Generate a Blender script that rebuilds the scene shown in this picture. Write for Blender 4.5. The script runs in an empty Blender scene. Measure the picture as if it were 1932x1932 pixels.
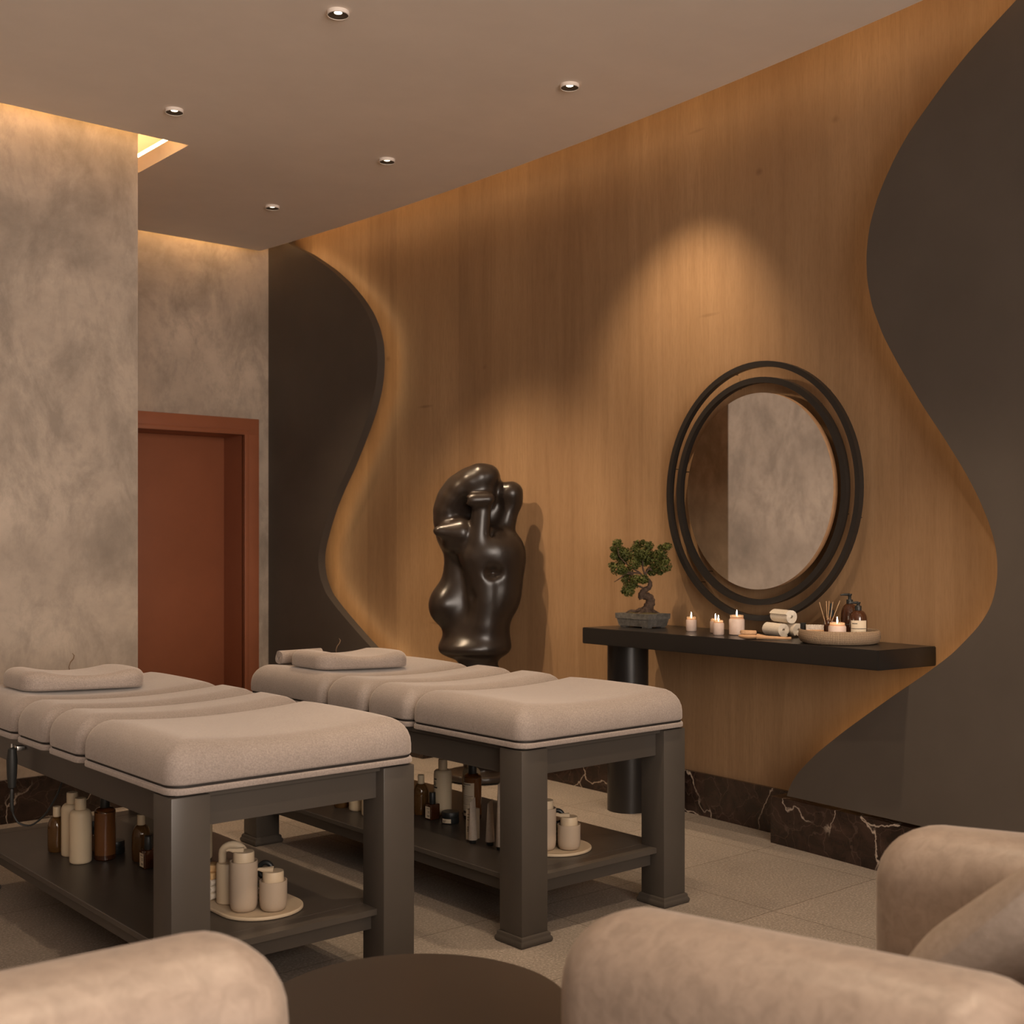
import bpy, bmesh, math, random
import numpy as np
from mathutils import Vector, Matrix
random.seed(7)
PI = math.pi
SC = bpy.context.scene
COL = SC.collection

# ------------------------------------------------------------------ materials
def mat(name, col=(.5, .5, .5), rough=.5, metal=0, spec=.5, emit=None, estr=0, trans=0, sheen=0, coat=0, ior=1.45):
    m = bpy.data.materials.new(name); m.use_nodes = True
    b = m.node_tree.nodes['Principled BSDF']
    b.inputs['Base Color'].default_value = (*col, 1)
    b.inputs['Roughness'].default_value = rough
    b.inputs['Metallic'].default_value = metal
    b.inputs['Specular IOR Level'].default_value = spec
    b.inputs['IOR'].default_value = ior
    b.inputs['Transmission Weight'].default_value = trans
    b.inputs['Coat Weight'].default_value = coat
    if sheen:
        b.inputs['Sheen Weight'].default_value = sheen
        b.inputs['Sheen Roughness'].default_value = .4
        b.inputs['Sheen Tint'].default_value = (1, .9, .82, 1)
    if emit:
        b.inputs['Emission Color'].default_value = (*emit, 1)
        b.inputs['Emission Strength'].default_value = estr
    return m

class NT:
    """tiny node helper on one material"""
    def __init__(s, m):
        s.m = m; s.t = m.node_tree; s.b = s.t.nodes['Principled BSDF']
    def n(s, typ, **kw):
        n = s.t.nodes.new(typ)
        for k, v in kw.items():
            if k in n.inputs: n.inputs[k].default_value = v
            else: setattr(n, k, v)
        return n
    def l(s, a, b): s.t.links.new(a, b)
    def coord(s, kind='Object', scale=(1, 1, 1), rot=(0, 0, 0)):
        c = s.n('ShaderNodeTexCoord'); mp = s.n('ShaderNodeMapping')
        mp.inputs['Scale'].default_value = scale; mp.inputs['Rotation'].default_value = rot
        s.l(c.outputs[kind], mp.inputs['Vector']); return mp.outputs['Vector']
    def noise(s, vec, scale=1, detail=4, rough=.5, dist=0):
        n = s.n('ShaderNodeTexNoise'); n.inputs['Scale'].default_value = scale
        n.inputs['Detail'].default_value = detail; n.inputs['Roughness'].default_value = rough
        n.inputs['Distortion'].default_value = dist
        s.l(vec, n.inputs['Vector']); return n.outputs['Fac']
    def ramp(s, fac, stops):
        r = s.n('ShaderNodeValToRGB'); e = r.color_ramp.elements
        while len(e) < len(stops): e.new(.5)
        for i, (p, c) in enumerate(stops):
            e[i].position = p
            e[i].color = (c, c, c, 1) if isinstance(c, (int, float)) else (*c, 1)
        s.l(fac, r.inputs['Fac']); return r.outputs['Color']
    def mix(s, fac, a, b, mode='MIX'):
        x = s.n('ShaderNodeMix', data_type='RGBA', blend_type=mode)
        for sock, v in ((x.inputs[0], fac), (x.inputs[6], a), (x.inputs[7], b)):
            if hasattr(v, 'links'): s.l(v, sock)
            elif isinstance(v, (int, float)): sock.default_value = v
            else: sock.default_value = (*v, 1)
        return x.outputs[2]
    def math(s, op, a, b=0.):
        x = s.n('ShaderNodeMath', operation=op)
        for i, v in enumerate((a, b)):
            if hasattr(v, 'links'): s.l(v, x.inputs[i])
            else: x.inputs[i].default_value = v
        return x.outputs[0]
    def base(s, c): s.l(c, s.b.inputs['Base Color'])
    def bump(s, h, strength=.2, dist=.01):
        b = s.n('ShaderNodeBump'); b.inputs['Strength'].default_value = strength
        b.inputs['Distance'].default_value = dist
        s.l(h, b.inputs['Height']); s.l(b.outputs['Normal'], s.b.inputs['Normal'])

def m_wood():
    m = mat('oak_veneer', rough=.48, spec=.35); t = NT(m)
    uv = t.coord('UV')
    big = t.noise(t.coord('UV', (1.6, .35, 1)), 1, 5, .55, .6)
    g1 = t.noise(t.coord('UV', (15, .8, 1)), 1, 8, .68, .7)
    g3 = t.noise(t.coord('UV', (80, 16, 1)), 1, 3, .6)
    g2 = t.noise(t.coord('UV', (190, 7, 1)), 1, 3, .6)
    # broad vertical sheets of slightly different tone
    sx = t.n('ShaderNodeSeparateXYZ'); t.l(uv, sx.inputs[0])
    sheet = t.n('ShaderNodeTexWhiteNoise', noise_dimensions='1D')
    t.l(t.math('FLOOR', t.math('MULTIPLY', sx.outputs[0], 3.4)), sheet.inputs['W'])
    c = t.ramp(g1, [(.25, (.2, .124, .066)), (.5, (.285, .181, .1)), (.75, (.36, .236, .136))])
    c = t.mix(t.math('MULTIPLY', t.ramp(big, [(.3, 1.), (.64, 0.)]), .75), c, (.165, .096, .052))
    c = t.mix(.24, c, t.ramp(sheet.outputs['Value'], [(0, (.25, .13, .06)), (1, (.5, .3, .15))]))
    c = t.mix(t.math('MULTIPLY', t.ramp(g2, [(.5, 0.), (.7, 1.)]), .2), c, (.155, .085, .04))
    c = t.mix(t.math('MULTIPLY', t.ramp(g3, [(.45, 0.), (.7, 1.)]), .22), c, (.17, .1, .05))
    # knots and short dark marks
    vo = t.n('ShaderNodeTexVoronoi', feature='F1'); vo.inputs['Scale'].default_value = 1
    vo.inputs['Randomness'].default_value = 1
    t.l(t.coord('UV', (2.1, 2.6, 1)), vo.inputs['Vector'])
    kn = t.ramp(vo.outputs['Distance'], [(.0, 1.), (.055, 0.)])
    c = t.mix(t.math('MULTIPLY', kn, .55), c, (.1, .045, .02))
    v2 = t.n('ShaderNodeTexVoronoi', feature='F1'); v2.inputs['Scale'].default_value = 1
    t.l(t.coord('UV', (.95, 7.5, 1)), v2.inputs['Vector'])
    sp = t.n('ShaderNodeSeparateColor'); t.l(v2.outputs['Color'], sp.inputs[0])
    mk = t.math('MULTIPLY', t.ramp(v2.outputs['Distance'], [(.02, 1.), (.085, 0.)]), t.math('GREATER_THAN', sp.outputs[0], .72))
    c = t.mix(t.math('MULTIPLY', mk, .5), c, (.1, .048, .022))
    t.base(c)
    return m

def m_concrete(name, dark=1., k=1.):
    m = mat(name, rough=.62, spec=.3); t = NT(m)
    v = t.coord('Object', (1, 1, 1), (0, 0, 0))
    vs = t.coord('Object', (1.9, 1.9, 1.0), (0.5, .75, .2))
    a = t.noise(v, 1.5, 8, .62, .25); b = t.noise(vs, 2.2, 10, .72, .35); f = t.noise(v, 26, 4, .6)
    c = t.ramp(a, [(.3, (.27 * k, .222 * k, .18 * k)), (.48, (.43 * k, .355 * k, .288 * k)), (.68, (.56 * k, .465 * k, .378 * k))])
    c = t.mix(t.math('MULTIPLY', t.ramp(b, [(.45, 0.), (.64, 1.)]), .62), c, (.215 * k, .178 * k, .145 * k))
    c = t.mix(t.math('MULTIPLY', t.ramp(f, [(.52, 0.), (.8, 1.)]), .22), c, (.22 * k, .2 * k, .17 * k))
    t.base(c); t.bump(b, .12, .01)
    return m

def m_marble():
    m = mat('brown_marble', rough=.22, spec=.5); t = NT(m)
    v = t.coord('Object')
    ns = t.n('ShaderNodeTexNoise'); ns.inputs['Scale'].default_value = 5.5; ns.inputs['Detail'].default_value = 5
    t.l(v, ns.inputs['Vector'])
    add = t.n('ShaderNodeMixRGB', blend_type='ADD'); add.inputs[0].default_value = .22
    t.l(v, add.inputs[1]); t.l(ns.outputs['Color'], add.inputs[2])
    def vein(scale, w):
        vo = t.n('ShaderNodeTexVoronoi', feature='DISTANCE_TO_EDGE'); vo.inputs['Scale'].default_value = scale
        t.l(add.outputs[0], vo.inputs['Vector']); return t.ramp(vo.outputs['Distance'], [(0, 1.), (w, 0.)])
    gate = t.ramp(t.noise(v, 4, 3), [(.35, 0.), (.52, 1.)])
    base = t.ramp(t.noise(v, 9, 6, .65, .8), [(.35, (.012, .007, .005)), (.75, (.045, .025, .019))])
    c = t.mix(t.math('MULTIPLY', vein(8, .02), .12), base, (.3, .2, .16))
    c = t.mix(t.math('MULTIPLY', t.math('MULTIPLY', vein(2.7, .0105), gate), .8), c, (.5, .41, .34))
    t.base(c); return m

def m_tiles():
    m = mat('stone_floor_tiles', rough=.5, spec=.4); t = NT(m)
    v = t.coord('Object')
    br = t.n('ShaderNodeTexBrick'); br.offset = 0.; br.squash = 1.
    for k, x in (('Scale', 1.), ('Mortar Size', .0022), ('Mortar Smooth', .2), ('Bias', 0.), ('Brick Width', .6), ('Row Height', .557)):
        br.inputs[k].default_value = x
    br.inputs['Color1'].default_value = (.93, .93, .93, 1); br.inputs['Color2'].default_value = (1, 1, 1, 1)
    br.inputs['Mortar'].default_value = (.45, .42, .39, 1)
    mp = t.n('ShaderNodeMapping'); mp.inputs['Location'].default_value = (-3.39 + 6, -2.6 + 5.57, 0)
    t.l(v, mp.inputs['Vector']); t.l(mp.outputs[0], br.inputs['Vector'])
    n1 = t.noise(v, 3.2, 6, .62, .6); n2 = t.noise(v, 120, 5, .82); n3 = t.noise(v, 14, 5, .6)
    c = t.ramp(n1, [(.3, (.225, .188, .156)), (.7, (.32, .268, .224))])
    c = t.mix(t.math('MULTIPLY', t.ramp(n3, [(.5, 0.), (.75, 1.)]), .3), c, (.225, .185, .155))
    c = t.mix(.55, c, t.ramp(n2, [(.36, (.085, .072, .06)), (.52, (.22, .188, .16)), (.66, (.6, .52, .45))]))
    c = t.mix(1., c, br.outputs['Color'], 'MULTIPLY')
    t.base(c); t.bump(br.outputs['Fac'], -.25, .002); return m

def m_fabric(name, c0, c1, sp=90, sheen=.45):
    m = mat(name, rough=.72, spec=.25, sheen=sheen); t = NT(m)
    v = t.coord('Object')
    a = t.noise(v, 5.5, 5, .6, .5); b = t.noise(v, sp * 2.4, 5, .8)
    c = t.ramp(a, [(.3, c0), (.7, c1)])
    c = t.mix(.36, c, t.ramp(b, [(.34, tuple(x * .45 for x in c0)), (.52, c1), (.68, tuple(min(1, x * 1.7) for x in c1))]))
    t.base(c); t.bump(b, .25, .004); return m

def m_mottled(name, c0, c1):                       # brushed upholstery hide of the armchairs
    m = mat(name, rough=.36, spec=.5, sheen=.2); t = NT(m)
    v = t.coord('Object')
    a = t.noise(v, 7, 4, .6, .4); b = t.noise(v, 42, 4, .62, .6)
    c = t.ramp(a, [(.3, c0), (.7, c1)])
    c = t.mix(.4, c, t.ramp(b, [(.34, tuple(x * .78 for x in c0)), (.56, c1), (.74, tuple(x * 1.22 for x in c1))]))
    t.base(c); t.bump(b, .12, .003); return m

def m_noise(name, c0, c1, scale=20, rough=.6, bump=.3, spec=.3):
    m = mat(name, rough=rough, spec=spec); t = NT(m)
    a = t.noise(t.coord('Object'), scale, 6, .65)
    t.base(t.ramp(a, [(.3, c0), (.7, c1)])); t.bump(a, bump, .006); return m

def m_paint(name, c, rough=.45, spec=.4, var=.08):
    m = mat(name, c, rough=rough, spec=spec); t = NT(m)
    a = t.noise(t.coord('Object'), 3, 4, .6)
    t.base(t.ramp(a, [(.3, tuple(x * (1 - var) for x in c)), (.7, tuple(x * (1 + var) for x in c))])); return m

def m_woven():
    m = mat('woven_seagrass', rough=.75, spec=.2); t = NT(m)
    uv = t.coord('UV')
    w1 = t.n('ShaderNodeTexWave', wave_type='BANDS', bands_direction='X'); w1.inputs['Scale'].default_value = 1.
    w2 = t.n('ShaderNodeTexWave', wave_type='BANDS', bands_direction='Y'); w2.inputs['Scale'].default_value = 1.
    t.l(t.coord('UV', (24, 1, 1)), w1.inputs['Vector']); t.l(t.coord('UV', (1, 3.2, 1)), w2.inputs['Vector'])
    h = t.math('MULTIPLY', w1.outputs['Fac'], w2.outputs['Fac'])
    t.base(t.ramp(h, [(.05, (.2, .135, .085)), (.55, (.52, .39, .27))])); t.bump(h, .6, .004); return m

WOOD = m_wood(); CONC = m_concrete('plaster_wall'); CONC2 = m_concrete('plaster_wall_rear', k=.72)
MARBLE = m_marble(); TILES = m_tiles()
PANEL = m_paint('dark_panel_paint', (.074, .061, .051), .55, .3)
CEIL = m_paint('ceiling_paint', (.82, .738, .67), .7, .2, .03)
PLAIN = m_paint('side_wall_paint', (.36, .31, .265), .6, .3)
RED = m_paint('rust_red_door_paint', (.3, .105, .052), .42, .4, .06)
FRAME = m_paint('grey_brown_lacquer', (.060, .051, .043), .38, .45)
BLACK = m_paint('black_satin_lacquer', (.014, .012, .011), .3, .5)
PAD = m_fabric('table_upholstery', (.226, .188, .169), (.274, .232, .209))
PILLOW = m_fabric('pillow_upholstery', (.27, .222, .194), (.33, .276, .243))
HIDE = m_mottled('armchair_upholstery', (.255, .198, .158), (.325, .257, .208))
CUSH = m_noise('grey_cushion_linen', (.3, .245, .2), (.38, .31, .26), 60, .8, .2)
PIPE = m_paint('dark_piping', (.02, .016, .014), .6, .3)
STATUE = m_paint('polished_dark_bronze', (.022, .0155, .012), .29, .5, .1)
CREAM = m_paint('cream_matt_plastic', (.6, .49, .34), .42, .4, .03)
TAUPE = m_paint('taupe_ceramic', (.42, .335, .255), .5, .4, .04)
PLATE = m_paint('beige_ceramic_tray', (.55, .44, .31), .4, .45, .04)
AMBER = mat('amber_glass', (.62, .24, .06), .06, trans=.92, ior=1.4)
AMBERD = mat('dark_amber_glass', (.05, .016, .006), .07, spec=.6, coat=.3)
OILAMB = m_paint('amber_oil', (.15, .06, .02), .12, .55, .12)
OLIVE = mat('olive_bead_glass', (.2, .19, .06), .12, spec=.6)
CAPB = m_paint('black_cap_plastic', (.016, .017, .017), .4, .5)
LABEL = m_paint('cream_paper_label', (.66, .56, .42), .6, .3, .03)
INK = mat('label_ink', (.05, .045, .04), .7)
TOWEL = m_fabric('white_terry', (.76, .68, .56), (.86, .78, .66), 120, .2)
SOAP = m_noise('honey_soap', (.62, .39, .18), (.74, .5, .26), 30, .5, .1)
TUBE = m_noise('pale_tube_laminate', (.42, .36, .3), (.5, .43, .36), 90, .5, .15)
WAX = m_noise('pink_white_wax', (.62, .47, .4), (.72, .58, .5), 30, .45, .05)
GLASSJ = mat('candle_jar_glass', (.75, .55, .42), .08, trans=.6, ior=1.3)
FLAME = mat('candle_flame', (1, .9, .7), .5, emit=(1, .86, .62), estr=22)
WAXTOP = mat('glowing_wax', (.9, .68, .4), .5, emit=(1, .6, .25), estr=.9)
BRUSHW = m_noise('beech_wood', (.44, .25, .13), (.55, .33, .18), 18, .45, .08)
BRIST = m_noise('pale_bristles', (.6, .52, .44), (.75, .67, .58), 150, .8, .5)
WOVEN = m_woven()
REED = m_noise('reed_sticks', (.5, .32, .18), (.62, .42, .25), 40, .6, .1)
BARK = m_noise('bonsai_bark', (.04, .025, .017), (.115, .075, .052), 60, .75, .7)
STONE = m_noise('grey_stone_pot', (.06, .056, .05), (.15, .138, .122), 45, .75, .8)
SOIL = m_noise('mossy_soil', (.05, .04, .02), (.14, .11, .04), 60, .9, .6)
LEAF = m_noise('bonsai_leaf', (.028, .038, .007), (.1, .108, .022), 30, .55, .1)
MIRROR = mat('mirror_glass', (.86, .84, .82), .02, metal=1)
RINGB = m_paint('black_brown_metal', (.02, .017, .015), .4, .5)
TRIMB = m_paint('bronze_reflector', (.07, .05, .034), .5, .3)
BULB = mat('lamp_lens', (1, .9, .7), .5, emit=(1, .86, .6), estr=5)
TABLE = m_paint('dark_brown_table_lacquer', (.034, .026, .02), .3, .5)
TWIG = m_noise('dry_twig', (.12, .07, .04), (.2, .13, .08), 60, .7, .2)
RUBB = m_paint('black_rubber', (.018, .018, .017), .5, .4)
METAL = mat('brushed_steel', (.5, .48, .45), .3, metal=1)
def led(name, col, s):
    m = mat(name, (0, 0, 0), .5, emit=col, estr=s); return m
LEDC = (1, .64, .3)
LED_COVE = led('cove_light_strip', (1, .6, .25), 24)
LED_WOOD = led('cove_light_strip_wood', LEDC, 11)
LED_P1 = led('panel_light_strip', (1, .66, .32), 7.5)
LED_P2 = led('panel_light_strip_soft', (1, .64, .31), 9)

# ------------------------------------------------------------------ mesh helpers
class MB:
    def __init__(s): s.v = []; s.f = []; s.uv = None
    def add(s, v, f):
        o = len(s.v); s.v += [tuple(map(float, p)) for p in v]; s.f += [tuple(i + o for i in q) for q in f]; return s
    def box(s, x0, x1, y0, y1, z0, z1):
        v = [(x, y, z) for z in (z0, z1) for y in (y0, y1) for x in (x0, x1)]
        return s.add(v, [(0, 2, 3, 1), (4, 5, 7, 6), (0, 1, 5, 4), (2, 6, 7, 3), (0, 4, 6, 2), (1, 3, 7, 5)])
    def rbox(s, x0, x1, y0, y1, z0, z1, r=.005, seg=3, M=None):
        bm = bmesh.new(); bmesh.ops.create_cube(bm, size=1)
        for v in bm.verts:
            v.co = Vector(((x0 + x1) / 2 + v.co.x * (x1 - x0), (y0 + y1) / 2 + v.co.y * (y1 - y0), (z0 + z1) / 2 + v.co.z * (z1 - z0)))
        bmesh.ops.bevel(bm, geom=bm.edges[:], offset=r, segments=seg, profile=.5, affect='EDGES')
        if M: bmesh.ops.transform(bm, matrix=M, verts=bm.verts)
        bm.verts.index_update()
        s.add([v.co[:] for v in bm.verts], [[v.index for v in f.verts] for f in bm.faces]); bm.free(); return s
    def lathe(s, prof, n=28, c=(0, 0, 0), cap0=True, cap1=True):
        v = []; f = []
        for r, z in prof:
            for i in range(n):
                a = 2 * PI * i / n; v.append((c[0] + r * math.cos(a), c[1] + r * math.sin(a), c[2] + z))
        for k in range(len(prof) - 1):
            for i in range(n):
                j = (i + 1) % n; f.append((k * n + i, k * n + j, (k + 1) * n + j, (k + 1) * n + i))
        if cap0: f.append(tuple(range(n))[::-1])
        if cap1: f.append(tuple((len(prof) - 1) * n + i for i in range(n)))
        return s.add(v, f)
    def tube(s, path, rad, n=8, closed=False):
        P = [Vector(p) for p in path]; m = len(P)
        R = rad if isinstance(rad, (list, tuple)) else [rad] * m
        v = []; f = []; up = None
        for i, p in enumerate(P):
            if closed: t = (P[(i + 1) % m] - P[i - 1]).normalized()
            else: t = (P[min(i + 1, m - 1)] - P[max(i - 1, 0)]).normalized()
            if up is None:
                up = t.orthogonal().normalized()
            up = (up - t * up.dot(t))
            up = up.normalized() if up.length > 1e-6 else t.orthogonal().normalized()
            w = t.cross(up)
            for k in range(n):
                a = 2 * PI * k / n; q = p + (up * math.cos(a) + w * math.sin(a)) * R[i]; v.append(q[:])
        for i in range(m if closed else m - 1):
            for k in range(n):
                j = (k + 1) % n; i2 = (i + 1) % m
                f.append((i * n + k, i * n + j, i2 * n + j, i2 * n + k))
        if not closed: f += [tuple(range(n))[::-1], tuple((m - 1) * n + k for k in range(n))]
        return s.add(v, f)
    def sphere(s, c, r, n=14, k=9):
        rx, ry, rz = r if isinstance(r, (list, tuple)) else (r, r, r)
        prof = [(math.sin(PI * i / k), -math.cos(PI * i / k)) for i in range(k + 1)]
        prof[0] = (.001, -1); prof[-1] = (.001, 1)
        t = MB().lathe(prof, n)
        return s.add([(c[0] + a * rx, c[1] + b * ry, c[2] + d * rz) for a, b, d in t.v], t.f)
    def pad(s, w, l, z0, T, rc, re, zf=None, nc=7, ne=7, ni=9, bot=True, lift=0, npx=14):
        """soft slab: rounded-rectangle outline (w x l), rounded upper edge re, top displaced by zf(x, y)"""
        def outline(ins):
            hw, hl = w / 2 - ins, l / 2 - ins; r = max(rc - ins * .7, .004); pts = []
            for cx, cy, a0 in ((hw - r, hl - r, 0), (-hw + r, hl - r, PI / 2), (-hw + r, -hl + r, PI), (hw - r, -hl + r, 1.5 * PI)):
                for k in range(nc + 1):
                    a = a0 + PI / 2 * k / nc; pts.append((cx + r * math.cos(a), cy + r * math.sin(a)))
                # straight subdivisions towards the next corner
                nx = {0: (-1, 0, 2 * (hw - r)), 1: (0, -1, 2 * (hl - r)), 2: (1, 0, 2 * (hw - r)), 3: (0, 1, 2 * (hl - r))}[round(a0 / (PI / 2))]
                ex, ey = pts[-1]
                for k in range(1, npx):
                    pts.append((ex + nx[0] * nx[2] * k / npx, ey + nx[1] * nx[2] * k / npx))
            return pts
        rings = []
        if lift:
            for k in range(4):
                a = PI / 2 * k / 4; rings.append((lift * (1 - math.sin(a)), z0 + lift * (1 - math.cos(a)), 0, 1))
        rings.append((0, z0 + lift, 0, 1)); rings.append((0, z0 + (T - re) * .6 + lift * .4, 0.25, 1))
        for k in range(ne + 1):
            a = PI / 2 * k / ne; rings.append((re * (1 - math.cos(a)), z0 + T - re + re * math.sin(a), .4 + .6 * k / ne, 1))
        for k in range(1, ni): rings.append((re, z0 + T, 1, 1 - k / ni))
        v = []; f = []
        for ins, z, kz, sc in rings:
            for x, y in outline(ins):
                x *= sc; y *= sc; v.append((x, y, z + (zf(x, y) * kz if zf else 0)))
        m = len(outline(0)); v.append((0, 0, z0 + T + (zf(0, 0) if zf else 0)))
        for k in range(len(rings) - 1):
            for i in range(m):
                j = (i + 1) % m; f.append((k * m + i, k * m + j, (k + 1) * m + j, (k + 1) * m + i))
        e = (len(rings) - 1) * m
        for i in range(m): f.append((e + i, e + (i + 1) % m, len(v) - 1))
        if bot: f.append(tuple(range(m))[::-1])
        return s.add(v, f)
    def move(s, d=(0, 0, 0), rz=0, M=None):
        M = M or (Matrix.Translation(d) @ Matrix.Rotation(rz, 4, 'Z'))
        s.v = [tuple(M @ Vector(p)) for p in s.v]; return s
    def obj(s, name, m, parent=None, smooth=True, ang=40, uv=None):
        me = bpy.data.meshes.new(name); me.from_pydata(s.v, [], s.f); me.validate(); me.update()
        if uv:
            ul = me.uv_layers.new(name='UVMap')
            for lp in me.loops: ul.data[lp.index].uv = uv(me.vertices[lp.vertex_index].co)
        me.materials.append(m)
        if smooth:
            me.polygons.foreach_set('use_smooth', [True] * len(me.polygons))
            me.set_sharp_from_angle(angle=math.radians(ang))
        o = bpy.data.objects.new(name, me); COL.objects.link(o)
        if parent: o.parent = parent
        return o

def thing(name, label, cat, loc=(0, 0, 0), rz=0, group=None):
    o = bpy.data.objects.new(name, None); COL.objects.link(o); o.empty_display_size = .05
    o.location = loc; o.rotation_euler = (0, 0, rz); return tag(o, label, cat, group)
def tag(o, label, cat, group=None):
    o['label'] = label; o['category'] = cat
    if group: o['group'] = group
    return o
def struct(o, label=None):
    o['kind'] = 'structure'
    if label: o['label'] = label
    return o
def dup(root, loc, rz=0, label=None, group=None):
    r = root.copy(); COL.objects.link(r); r.location = loc; r.rotation_euler = (0, 0, rz)
    if label: r['label'] = label
    if group: r['group'] = group
    for ch in list(root.children):
        c = ch.copy(); COL.objects.link(c); c.parent = r
        for g in list(ch.children):
            d = g.copy(); COL.objects.link(d); d.parent = c
    return r

# ------------------------------------------------------------------ room
ZC = 3.1626                       # underside of the lowered ceiling
ZS = ZC + .24                     # soffit above the light coves
CX0, CY0 = -18.39, 5.0            # centre of the curved right wall
RW = 22.76                        # its wood face
def arc(R, s): a = s / R; return (CX0 + R * math.cos(a), CY0 + R * math.sin(a))
def xw(R, y): return CX0 + math.sqrt(R * R - (y - CY0) ** 2)

struct(MB().add([(-3.3, -2.8, 0), (5.2, -2.8, 0), (5.2, 8.2, 0), (-3.3, 8.2, 0)], [(0, 1, 2, 3)]).obj('floor', TILES, smooth=False),
       'speckled grey beige stone floor tiles')

def arc_wall(name, R, a0, a1, z0, z1, m, n=90, thick=.12, lab=None, front=None):
    b = MB(); v = []; f = []
    for i in range(n + 1):
        a = a0 + (a1 - a0) * i / n
        for r in (R, R + thick):
            for z in (z0, z1): v.append((CX0 + r * math.cos(a), CY0 + r * math.sin(a), z))
    for i in range(n):
        k = i * 4
        f += [(k, k + 1, k + 5, k + 4), (k + 2, k + 6, k + 7, k + 3), (k + 1, k + 3, k + 7, k + 5), (k, k + 4, k + 6, k + 2)]
    f += [(0, 2, 3, 1), (n * 4, n * 4 + 1, n * 4 + 3, n * 4 + 2)]
    b.add(v, f)
    o = b.obj(name, m, uv=lambda c: (math.atan2(c.y - CY0, c.x - CX0) * R, c.z))
    return struct(o, lab)
a_of = lambda y, R=RW: math.asin((y - CY0) / R)
arc_wall('wall_right', RW, a_of(-2.7), a_of(7.46), 0, ZS, WOOD, lab='long curved wall clad in warm oak veneer')
arc_wall('baseboard_right', RW - .018, -1.99 / 22.61, .80 / 22.61, 0, .195, MARBLE, 40, .02, 'dark brown veined marble baseboard under the oak wall')

# ceiling slab with a light gap along the plastered block, the rear wall and the curved wall
RC = 22.44
rows = [-2.7 + (5.476 + 2.7) * i / 40 for i in range(41)] + [5.476 + (7.166 - 5.476) * i / 10 for i in range(11)]
b = MB(); v = []; f = []
for i, y in enumerate(rows):
    xl = -3.3 if i <= 40 else 2.633
    for z in (ZC, ZC + .08): v += [(xl, y, z), (xw(RC, y), y, z)]
for i in range(len(rows) - 1):
    if i == 40:
        k = i * 4; f.append((k, k + 4, k + 6, k + 2)); continue
    k = i * 4
    f += [(k, k + 4, k + 5, k + 1), (k + 2, k + 3, k + 7, k + 6), (k + 1, k + 5, k + 7, k + 3), (k, k + 2, k + 6, k + 4)]
k = (len(rows) - 1) * 4; f.append((k, k + 2, k + 3, k + 1))
ceil = struct(b.add(v, f).obj('ceiling', CEIL, smooth=False), 'smooth taupe lowered ceiling')
struct(MB().box(-3.3, 5.2, -2.8, 8.2, ZS, ZS + .05).obj('trim_1', CEIL, smooth=False), 'upper soffit above the ceiling light gap')
# light strips lying on top of the slab edge, facing the walls
def ribbon(pts, z, h, m, name, parent=None, w=.012):
    b = MB(); n = len(pts); v = []; f = []
    for i, (x, y) in enumerate(pts):
        q = pts[min(i + 1, n - 1)]; p = pts[max(i - 1, 0)]
        dx, dy = q[0] - p[0], q[1] - p[1]; L = math.hypot(dx, dy) or 1
        nx, ny = -dy / L * w, dx / L * w
        v += [(x, y, z), (x, y, z + h), (x + nx, y + ny, z + h), (x + nx, y + ny, z)]
    for i in range(n - 1):
        for k in range(4): f.append((i * 4 + k, i * 4 + (k + 1) % 4, i * 4 + 4 + (k + 1) % 4, i * 4 + 4 + k))
    return b.add(v, f).obj(name, m, parent, smooth=False)
ribbon([(-3.2, 5.46), (2.63, 5.46)], ZC + .081, .02, LED_COVE, 'light_strip', ceil)
ribbon([(2.647, 5.47), (2.647, 7.15)], ZC + .081, .02, LED_COVE, 'light_strip', ceil)
ribbon([(2.66, 7.15), (3.9, 7.15)], ZC + .081, .02, LED_COVE, 'light_strip', ceil)
ribbon([(xw(RC - .02, y), y) for y in [-2.6 + 9.75 * i / 40 for i in range(41)]], ZC + .081, .02, LED_WOOD, 'light_strip', ceil)

# plastered block on the left, rear wall with the door, side and back walls
struct(MB().box(-3.3, 2.448, 5.636, 7.95, 0, ZS).obj('wall_left', CONC, smooth=False), 'big mottled grey beige plaster wall block')
struct(MB().box(-3.32, 2.452, 5.62, 7.0, 0, .195).obj('baseboard_left', MARBLE, smooth=False), 'dark marble baseboard of the plaster block')
YF = 7.33; DX0, DX1, DZ = 3.06, 3.908, 1.966
wf = MB().box(2.4, DX0 - .02, YF, YF + .45, 0, ZS).box(DX1 + .02, 4.6, YF, YF + .45, 0, ZS).box(DX0 - .02, DX1 + .02, YF, YF + .45, DZ + .02, ZS)
struct(wf.obj('wall_far', CONC, smooth=False), 'mottled plaster wall around the red door')
struct(MB().box(2.452, DX0 - .115, YF - .016, YF + .02, 0, .195).obj('baseboard_far', MARBLE, smooth=False), 'dark marble baseboard beside the door')
door = struct(MB().rbox(DX0, DX1, YF + .26, YF + .3, .005, DZ, .003, 2).obj('door_1', RED), 'rust red door leaf recessed in a deep frame')
fr = MB()
for x0, x1 in ((DX0 - .11, DX0), (DX1, DX1 + .11)):
    fr.rbox(x0, x1, YF - .022, YF + .012, 0, DZ + .11, .003, 2)
fr.rbox(DX0 - .11, DX1 + .11, YF - .0222, YF + .012, DZ, DZ + .11, .003, 2)
for x0, x1 in ((DX0 - .03, DX0 + .0), (DX1 - .0, DX1 + .03)):
    fr.rbox(x0, x1, YF - .031, YF - .01, 0, DZ + .03, .003, 2)
fr.rbox(DX0 - .03, DX1 + .03, YF - .0312, YF - .01, DZ, DZ + .03, .003, 2)
fr.box(DX0 - .02, DX0, YF, YF + .32, 0, DZ).box(DX1, DX1 + .02, YF, YF + .32, 0, DZ).box(DX0 - .02, DX1 + .02, YF, YF + .32, DZ, DZ + .02)
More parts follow.
